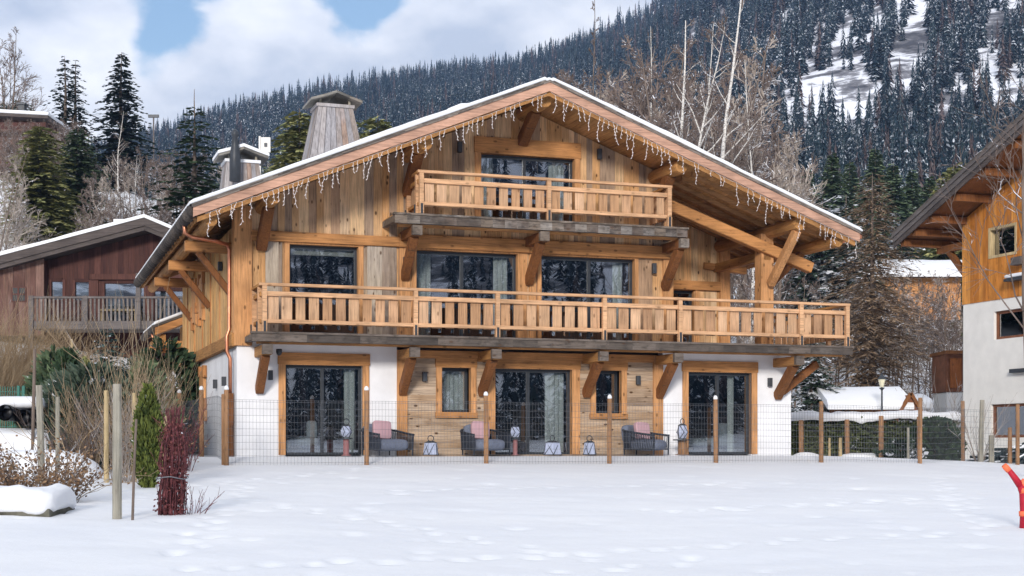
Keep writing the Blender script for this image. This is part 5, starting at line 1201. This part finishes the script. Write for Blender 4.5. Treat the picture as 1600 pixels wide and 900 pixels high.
# furniture seen through the panes
def daybed(px0, px1, v, label):
    u0, u1 = pxu(px0, v), pxu(px1, v); o = thing('daybed', label, 'daybed', loc(u0, v, 0), A); w_ = u1-u0
    MB().box(0, w_, 0, .9, .05, .25).build('base', M['pad'], o); MB().soft(0, w_, 0, .9, .22, .48).build('mattress', M['linen'], o, True); MB().soft(w_*.62, w_*.98, .2, .42, .42, .9).build('cushion', M['linen'], o, True)
M['linen'] = plain('pale_linen', (.50,.56,.60), .9, .1, 4)
daybed(1084, 1150, 1.0, 'pale daybed with cushions inside the right glazed door')
daybed(452, 500, .9, 'pale low seat inside the left glazed door')

# ------------------------------------------------------------------ wire fence
M['capsnow'] = M['snowcap']
def fence(name, label, pts, hp, hw, group=None, posts=True, r=.056, mats='stake', caps=(), wr=.0034):
    o = thing(name, label, 'fence', (0,0,0)); rg = random.Random(len(pts)); w_ = MB()
    for i, (x, y) in enumerate(pts):
        z = zs(x, y); tl = rg.uniform(-.015,.015)
        p = MB().tube([(x,y,z-.4),(x+tl,y,z+hp[i]-.03),(x+tl,y,z+hp[i])], [r*1.05, r, r*.86], 9).build('post', M[mats], o, False)
        if i in caps: MB().lathe([(r*.9,0),(r*1.05,.03),(r*.8,.075),(.02,.10)], 9, (x+tl, y, z+hp[i])).build('snow_cap', M['snowcap'], p, True)
    for (x0,y0), (x1,y1) in zip(pts[:-1], pts[1:]):
        Ls = sqrt((x1-x0)**2+(y1-y0)**2); n = max(2, int(Ls/.078)); d = Vector((x1-x0, y1-y0)).normalized(); ox, oy = d.y*r*1.1, -d.x*r*1.1
        zz = [zs(x0+(x1-x0)*k/12, y0+(y1-y0)*k/12) for k in range(13)]; zi = lambda t: float(np.interp(t*12, range(13), zz))
        for k in range(n):
            t = (k+.5)/n; x, y = x0+(x1-x0)*t+ox, y0+(y1-y0)*t+oy; w_.tube([(x,y,zi(t)-.05),(x+rg.uniform(-.004,.004),y,zi(t)+hw)], wr*.8, 3, False)
        for h in list(np.arange(.06, hw-.02, .153))+[hw]:
            pt = [(x0+(x1-x0)*k/6+ox, y0+(y1-y0)*k/6+oy, zi(k/6)+h-.012*sin(pi*k/6)+rg.uniform(-.004,.004)) for k in range(7)]; w_.tube(pt, wr, 3, False)
    w_.build('wire_mesh', M['wire'], o); return o
def UVp(u, v): return loc(u, v)[:2]
fp = [UVp(-.66,-3), UVp(2.55,-3.1), UVp(5.5,-3), UVp(8.66,-3.05), UVp(11.6,-3), UVp(14.6,-3.05), UVp(17.55,-3.1)]
fence('wire_fence', 'long wire mesh fence on brown round posts in front of the chalet terrace', fp+[at(1505, 41.5), at(1590, 41)], [1.70,1.73,1.62,1.6,1.6,1.58,1.74,1.72,1.7], 1.48, caps=(0,1,2,3,4))
fence('wire_fence', 'wire mesh fence running back along the white garden side of the chalet', [UVp(-.70,-2.9), UVp(-.78,.6), UVp(-.95,4.2), UVp(-1.7,7)], [1.6,1.66,1.7,1.6], 1.46, caps=(1,2,3))
fence('wire_fence', 'second wire fence on dark posts crossing behind, in front of the hedge', [at(1252, 45), at(1324, 44.3), at(1377, 43.5), at(1437, 42.8)], [1.15,1.2,1.32,1.3], 1.0, r=.075)
# ------------------------------------------------------------------ garden on the left
def stake(px, pyb, pyt, r, label, m, lean=0, Y=None, square=False, snow=False, name='stake'):
    Y = Y or ybase(px, pyb); x, y = at(px, Y); z = zs(x, y); zt = EZ+(YH-pyt)*Y/F
    b = MB(); n = 5 if square else 8; b.tube([(0,0,-.3),(lean*.5,0,(zt-z)*.5),(lean,0,zt-z)], [r*1.08, r*1.03, r*.95], n)
    o = b.build(name, M[m]); o.location = (x, y, z); tag(o, label, 'stake', 'garden stakes'); return o
stake(183, 812, 600, .062, 'thick weathered half round post standing in the open snow', 'stakegrey')
stake(206, 813, 655, .018, 'thin dark stake leaning beside the thick weathered post', 'bark', .06)
stake(90, 754, 620, .040, 'light grey stake wrapped with string in the dry brown bush', 'stakegrey')
stake(66, 735, 602, .062, 'broad pale split post behind the dry brown bush', 'stakegrey', -.06, 26)
stake(166, 722, 610, .045, 'reddish stake in front of the dark juniper', 'stakepale', 0, 27)
stake(178, 760, 600, .035, 'yellowish bamboo stake just behind the thick weathered post', 'stakepale', .05, 25)
stake(210, 740, 614, .045, 'pale stake left of the columnar thuja', 'stakepale', 0, 27.5)
stake(257, 715, 650, .06, 'short bright yellow stake between the thuja and the red stemmed bush', 'stakepale', 0, 28)
stake(120, 660, 530, .03, 'tall thin cane rising in front of the red chalet', 'stakepale', -.12, 34)
stake(50, 690, 545, .035, 'tall dark cane in front of the tan bushes', 'bark', .06, 30)
stake(1296, 706, 684, .035, 'short pale stake behind the fence near the hedge', 'stakepale', 0, 43.5); stake(1313, 706, 684, .05, 'short pale stake stub right beside a dark fence post', 'stakepale', 0, 43.8)
stake(1419, 712, 668, .04, 'grey stake in front of the snowy low shrub', 'stakegrey', 0, 42.5)
stake(1532, 735, 625, .07, 'slim grey tree stem behind the fence by the white house', 'stakegrey', .05, 41.6); stake(1549, 733, 680, .08, 'squat grey stake before the dark heap', 'stakegrey', 0, 41.7); stake(1578, 735, 668, .06, 'brown stake beside the last fence post', 'stake', 0, 41.5)
M['thuja'] = leaf('thuja_leaves', (.025,.042,.012), (.16,.19,.045), .05, 3); M['juniper'] = leaf('juniper_leaves', (.025,.05,.035), (.11,.14,.10), .22, 2); M['redstem'] = plain('red_dogwood_stem', (.16,.05,.055), .8, .6, 14); M['dryleaf'] = leaf('dry_brown_leaves', (.10,.055,.03), (.30,.19,.11), .2, 4); M['redleaf'] = leaf('red_dry_leaves', (.09,.025,.03), (.22,.075,.07), .06, 5)
tY = ybase(230, 762); th = clump('thuja', 'slim bright green columnar thuja in front of the chalet corner', 'thuja', [(.10,0),(.27,.35),(.30,.9),(.26,1.35),(.15,1.7),(.03,1.95)], 5200, .13, 3, 'thuja', upward=2.2, thin=.22)
k_ = topscale(231, tY, 600, 1.97); put(th, 231, tY, 0, (k_*.84, k_*.84, k_))
dY = ybase(268, 804); dg = thing('dogwood', 'bundle of red dogwood stems tied upright in the snow', 'shrub', gp(267, dY, 0))
b_ = MB(); rg = random.Random(9)
for i in range(120):
    a = rg.random()*6.28; q = sqrt(rg.random()); pts = []; 
    for k, (z, R) in enumerate(((-.05,.20),(.3,.21),(.55,.17),(.72,.23),(1.0,.20),(1.25,.12),(1.5,.17))):
        if k > 2 and rg.random() < .30: break
        pts.append((R*q*cos(a)+rg.uniform(-.02,.02)+(.04*z), R*q*sin(a)+rg.uniform(-.02,.02), z*rg.uniform(.97,1.03)))
    if len(pts) > 1: b_.tube(pts, [.0065]*len(pts), 3, False)
    if i % 3 == 0:
        z = rg.uniform(.2, 1.35); R = .2*sqrt(rg.random()); p = Vector((R*cos(a)+.04*z, R*sin(a), z)); b_.tube([p, p+Vector((cos(a)*rg.uniform(.02,.16), sin(a)*.1, rg.uniform(.08,.26)))], [.005,.003], 3, False)
b_.build('stems', M['redstem'], dg)
lf = MB()
for i in range(700):
    a = rg.random()*6.28; z = rg.uniform(.05,1.3); R = .22*sqrt(rg.random())*(1.1-.3*z); p = Vector((R*cos(a)+.04*z, R*sin(a), z)); u = Vector((rg.uniform(-1,1), rg.uniform(-1,1), rg.uniform(-1,1))).normalized()*.05; v = u.orthogonal().normalized()*.018; lf.add([p, p+u*.5+v, p+u, p+u*.5-v], [(0,1,2,3)])
lf.build('foliage', M['redleaf'], dg); MB().tube([(.225*cos(t)+.02, .225*sin(t), .52+.02*sin(3*t)) for t in np.linspace(0, 6.28, 14)], .008, 4).build('tie', M['wire'], dg)
B = lambda px, Y: gp(px, Y, 0)
bush('dogwood_twigs', 'sparse red twigs sticking from the snow right of the red dogwood bundle', 'shrub', 16, .55, .9, 5, 'redstem', .006, base=.15, loc=B(302, dY+.2))
bush('dry_bush', 'dry brown bush with shrivelled leaves behind the snow covered slab', 'shrub', 70, 1.0, .7, 6, 'twig', .008, 26, 'dryleaf', .055, base=.62, loc=B(58, 22.6))
bush('dry_bush', 'lower dry brown bush at the left edge below the pipes', 'shrub', 40, .75, .8, 16, 'twig', .007, 14, 'dryleaf', .05, base=.5, loc=B(6, 23))
bush('arching_stems', 'pale arching stems spreading right from the dry brown bush', 'shrub', 13, 1.9, 1.6, 7, 'twigtan', .010, 5, 'dryleaf', .06, base=.12, arch=.7, loc=B(104, 23.2), upright=.8)
tall = bush('tall_shrub', 'tall bare tan shrub with upright stems beside the thuja', 'shrub', 34, 3.1, .07, 8, 'twigtan', .008, base=.26, arch=.04, sub=5, loc=B(204, 29.5), seg=6)
for i, (px, Y, h, lb) in enumerate(((8, 41, 3.4, 'dense tan twiggy bush at the left edge below the red chalet'), (48, 42, 3.1, 'dense tan twiggy bush in the middle of the hedge below the red chalet'), (86, 43, 2.6, 'dense tan twiggy bush under the post of the grey balcony'), (-25, 40, 3.6, 'tan twiggy bush cut by the left picture edge'))):
    o = bush('twiggy_bush', lb, 'shrub', 520, h, .6, 20+i, 'twigtan', .008, base=.85, arch=.25, sub=6, loc=B(px, Y), group='tan bushes below the red chalet')
ju = clump('juniper', 'wide dark bluish juniper behind the stakes', 'juniper', [(.9,0),(1.2,.35),(1.1,.9),(.8,1.4),(.25,1.85)], 7500, .22, 4, 'juniper', upward=.9, thin=.16); put(ju, 142, 31.5, 0, (1.1,1,1.15))
ju2 = clump('juniper', 'upright green juniper left of the wide bluish one', 'juniper', [(.35,0),(.5,.5),(.45,1.2),(.25,1.9),(.06,2.3)], 2600, .2, 5, 'needle', upward=1.6, thin=.2); put(ju2, 106, 33, 0, (1,1,1.05))
cdr = conifer('cedar_tree', 'young cedar with feathery drooping snow dusted sprays below the grey balcony', 'tree', 4.6, 1.7, 24, 'needleblue', .75, .35, blade=.34, shape=.6, crown0=.08); put(cdr, 168, 38, 0, topscale(168, 38, 508, 4.6))
cd2 = clump('evergreen_bush', 'round dark evergreen bush under the porch roof of the chalet', 'shrub', [(.9,0),(1.2,.8),(1.1,1.8),(.7,2.6),(.1,3.1)], 3600, .26, 15, 'needle', upward=.6, thin=.25); put(cd2, 258, 43, 0, (1,1,1.08))
cd3 = clump('evergreen_bush', 'snow dusted evergreen bush behind the tall bare shrub', 'shrub', [(.8,0),(1.0,.6),(.9,1.4),(.5,2.1),(.1,2.6)], 2600, .26, 17, 'needleblue', upward=.6, thin=.22); put(cd3, 205, 41, 0, 1.0)
for i, (px, Y, h, sp, m, lb) in enumerate(((150, 30, 1.7, .35, 'twigtan', 'low tan shrub between the wide juniper and the reddish stake'), (245, 33, 2.0, .2, 'twigtan', 'upright tan shrub behind the columnar thuja'), (120, 29.5, 1.5, .5, 'twig', 'tangled brown shrub in front of the wide juniper'), (196, 27.5, 1.6, .25, 'twigpale', 'pale thin shrub between the two yellow stakes'), (275, 31, 1.3, .3, 'redstem', 'low reddish shrub at the corner of the side fence'))):
    bush('bare_shrub', lb, 'shrub', 60, h, sp, 70+i, m, .007, 4, 'dryleaf', .045, base=.35, arch=.15, sub=6, loc=B(px, Y))
for i, (px, Y, h, R, m, lb) in enumerate(((84, 35, 2.5, .8, 'needlemid', 'mid green evergreen bush below the grey balcony post'), (122, 36.5, 2.4, .9, 'needleolive', 'yellowish evergreen bush behind the upright juniper'), (228, 37, 2.4, .8, 'needlemid', 'mid green evergreen bush behind the columnar thuja'))):
    put(clump('evergreen_bush', lb, 'shrub', [(R*.7,0),(R,.6),(R*.85,h*.5),(R*.4,h*.85),(.08,h)], 3000, .22, 90+i, m, upward=.9, thin=.2), px, Y)
# slab under snow, pipes, green mesh panel, humps
sY = ybase(40, 806); so_ = thing('stone_slab', 'low stone slab under a thick pillow of snow at the left edge', 'slab', gp(30, sY, -.02))
MB().box(-.9, .45, -.1, 1.1, -.05, .12).build('stone', plain('mossy_stone', (.12,.115,.09), .95, .4, 6, bump=.5), so_, bev=.03); q_ = MB().soft(-1.0, .50, -.16, 1.2, -.02, .38, n=14); q_.v = [(x+.10*float(fbm(x*3, z*6+y, 3, 2)), y+.12*float(fbm(x*2.5, y*2+z, 3, 4)), z+.26*float(fbm(x*2.6, y*2.6, 4, 7))) for x, y, z in q_.v]; q_.build('snow_cap', M['snowcap'], so_, True)
pp = thing('pipe_stack', 'two black drain pipes lying end on under snow at the left edge', 'pipes', gp(20, 30, .80))
for x, z in ((-.16, .30), (.20, .20)):
    t2 = MB()
    for r_, q in ((.16,0),): t2.tube([(x,0,z),(x,2.2,z)], .17, 16, False); t2.tube([(x,.0,z),(x,2.2,z)], .14, 16, False); t2.tube([(x,.25,z),(x,.26,z)], .15, 16)
    t2.build('pipe', M['blackpipe'] if 'blackpipe' in M else plain('black_plastic_pipe', (.015,.016,.02), .45, .1, 5), pp, True)
MB().soft(-.75, .5, .12, 2.2, .36, .66).build('snow_cap', M['snowcap'], pp, True); MB().soft(-.9, .75, -.05, 2.4, -1.0, .0).build('snow_bank', M['snowcap'], pp, True)
gf = thing('mesh_panel', 'dark green mesh fence panel at the left edge above the pipes', 'fence', gp(18, 33.5, .0)); gz = EZ+(YH-604)*33.5/F-gf.location.z
GM_ = plain('green_coated_metal', (.02,.13,.10), .5, .1, 8); mb = MB(); [mb.box(x-.008, x+.008, -.01, .01, .1, gz) for x in np.arange(-.8, .3, .055)]; [mb.box(-.8, .3, -.02, -.005, z, z+.012) for z in np.arange(.2, gz, .2)]; mb.build('mesh', GM_, gf)
for x in (.28, .16): MB().box(x-.03, x+.03, -.03, .03, -.2, gz+.02).build('post', GM_, gf)
def hump(px, Y, rx_, ry_, h, label, name='snow_mound'):
    o = MB().lathe([(1.15,-.3),(1,0),(.9,.4),(.68,.75),(.38,.95),(.08,1)], 18).xf(Matrix.Diagonal((rx_, ry_, h, 1))); 
    o.v = [(x*(1+.2*float(fbm(x*2+px, y*2, 2, 3))), y, z*(1+.3*float(fbm(x*2, y*2+px, 2, 6)))) for x, y, z in o.v]
    o = o.build(name, M['snowcap'], None, True); o.location = gp(px, Y, -.02); tag(o, label, 'snow mound'); return o
hump(10, 25, .5, .4, .3, 'small snow mound behind the snow covered slab'); hump(60, 29, 1.3, .8, .45, 'broad snow bank beneath the pipes'); hump(1345, 44, .8, .4, .22, 'low snow ridge along the foot of the second fence'); hump(1260, 44.6, .5, .3, .18, 'low snow ridge at the foot of the hedge by the chalet corner')
# right: snowy shrubs, dark heap, fork of red tube
ss = clump('shrub', 'low shrub bowed under snow in front of the hedge', 'shrub', [(.5,0),(.6,.3),(.4,.55),(.1,.7)], 900, .2, 31, 'needlesnow', upward=.6); put(ss, 1408, 43.6, 0, (1,.8,.9))
ss2 = clump('shrub', 'dark green round shrub right of the tallest fence post', 'shrub', [(.5,0),(.75,.5),(.65,1.0),(.2,1.35)], 1800, .2, 32, 'needle', upward=.6); put(ss2, 1462, 44, 0, (1,.8,1))
def heap():
    o = thing('brush_heap', 'heap of dark cut branches streaked with snow before the white house', 'heap', gp(1578, 43.2, -.05)); rg = random.Random(12); b = MB(); s = MB()
    for i in range(150):
        x = rg.uniform(-1.0, 1.1); y = rg.uniform(-.6, .6); z = rg.uniform(.02, max(.1, .55+.38*x)); L_ = rg.uniform(.5,1.3); d = Vector((rg.uniform(.5,1), rg.uniform(-.4,.4), rg.uniform(-.05,.45))).normalized()
        b.tube([(x-d.x*L_/2,y-d.y*L_/2,max(.02,z-d.z*L_/2)),(x+d.x*L_/2,y+d.y*L_/2,max(.03,z+d.z*L_/2))], rg.uniform(.015,.05), 5)
        if i % 3 == 0: s.tube([(x-d.x*L_/3,y-d.y*L_/3-.02,max(.05,z-d.z*L_/3)+.045),(x+d.x*L_/3,y+d.y*L_/3-.02,max(.06,z+d.z*L_/3)+.045)], .028, 5)
    b.build('branches', plain('dark_wet_branch', (.035,.05,.055), .7, .4, 3), o); s.build('snow', M['snowcap'], o)
heap()
bush('bare_shrub', 'thin leafless shrub growing against the white house corner', 'shrub', 16, 2.0, .5, 41, 'twigpale', .011, base=.12, sub=4, loc=B(1530, 42.2))
bush('bare_shrub', 'leafless snow dusted shrub on the slope behind the street lamp', 'shrub', 30, 2.4, .7, 42, 'twigpale', .014, base=.3, sub=5, loc=B(1440, 64))
bush('bare_shrub', 'leafless shrub on the snow slope left of the street lamp', 'shrub', 24, 1.8, .7, 43, 'twig', .014, base=.3, sub=5, loc=B(1335, 66))
bush('bare_shrub', 'tangled leafless shrub below the red brown balcony bay', 'shrub', 40, 2.6, .8, 44, 'twigpale', .014, base=.5, sub=6, loc=B(1470, 58))
hy = ybase(1590, 826); tb_ = thing('padded_tube', 'red padded forked tube with orange bands standing in the snow at the right edge', 'play tube', gp(1597, hy, -.03)); s = hy/F
RED = plain('red_padding', (.40,.012,.03), .55, .12, 8); ORA = plain('orange_band', (.85,.17,.07), .5, .08, 8)
Q = lambda px, py: ((px-1597)*s, 0, (826-py)*s)
MB().tube([Q(1599,829), Q(1601,800), Q(1599,768), Q(1594,754)], [.055,.062,.056,.05], 12).build('trunk', RED, tb_, True); MB().tube([Q(1594,756), Q(1584,742), Q(1574,729)], [.052,.044,.036], 12).build('arm', RED, tb_, True)
MB().tube([Q(1576.5,733), Q(1572,728), Q(1568.5,724)], [.043,.045,.038], 12).build('arm_tip', ORA, tb_, True); MB().tube([Q(1595,757), Q(1602,748)], [.05,.045], 12).build('stub', ORA, tb_, True)
for a in (764, 800): MB().tube([Q(1599.5,a-4), Q(1600,a+4)], .066, 12).build('band', ORA, tb_, True)

# ------------------------------------------------------------------ air
if HAZE:
    hz_ = MB().box(-1730, 1730, -1730, 1730, -12, 560).build('haze', None); hz_.data.materials.clear()
    t = NT('haze_air'); v = t.n('ShaderNodeVolumePrincipled'); v.inputs['Color'].default_value = (.38,.58,1,1); v.inputs['Density'].default_value = HAZE; v.inputs['Anisotropy'].default_value = .2
    t.put(t.out.inputs['Volume'], v.outputs[0]); hz_.data.materials.append(t.m); tag(hz_, kind='stuff')
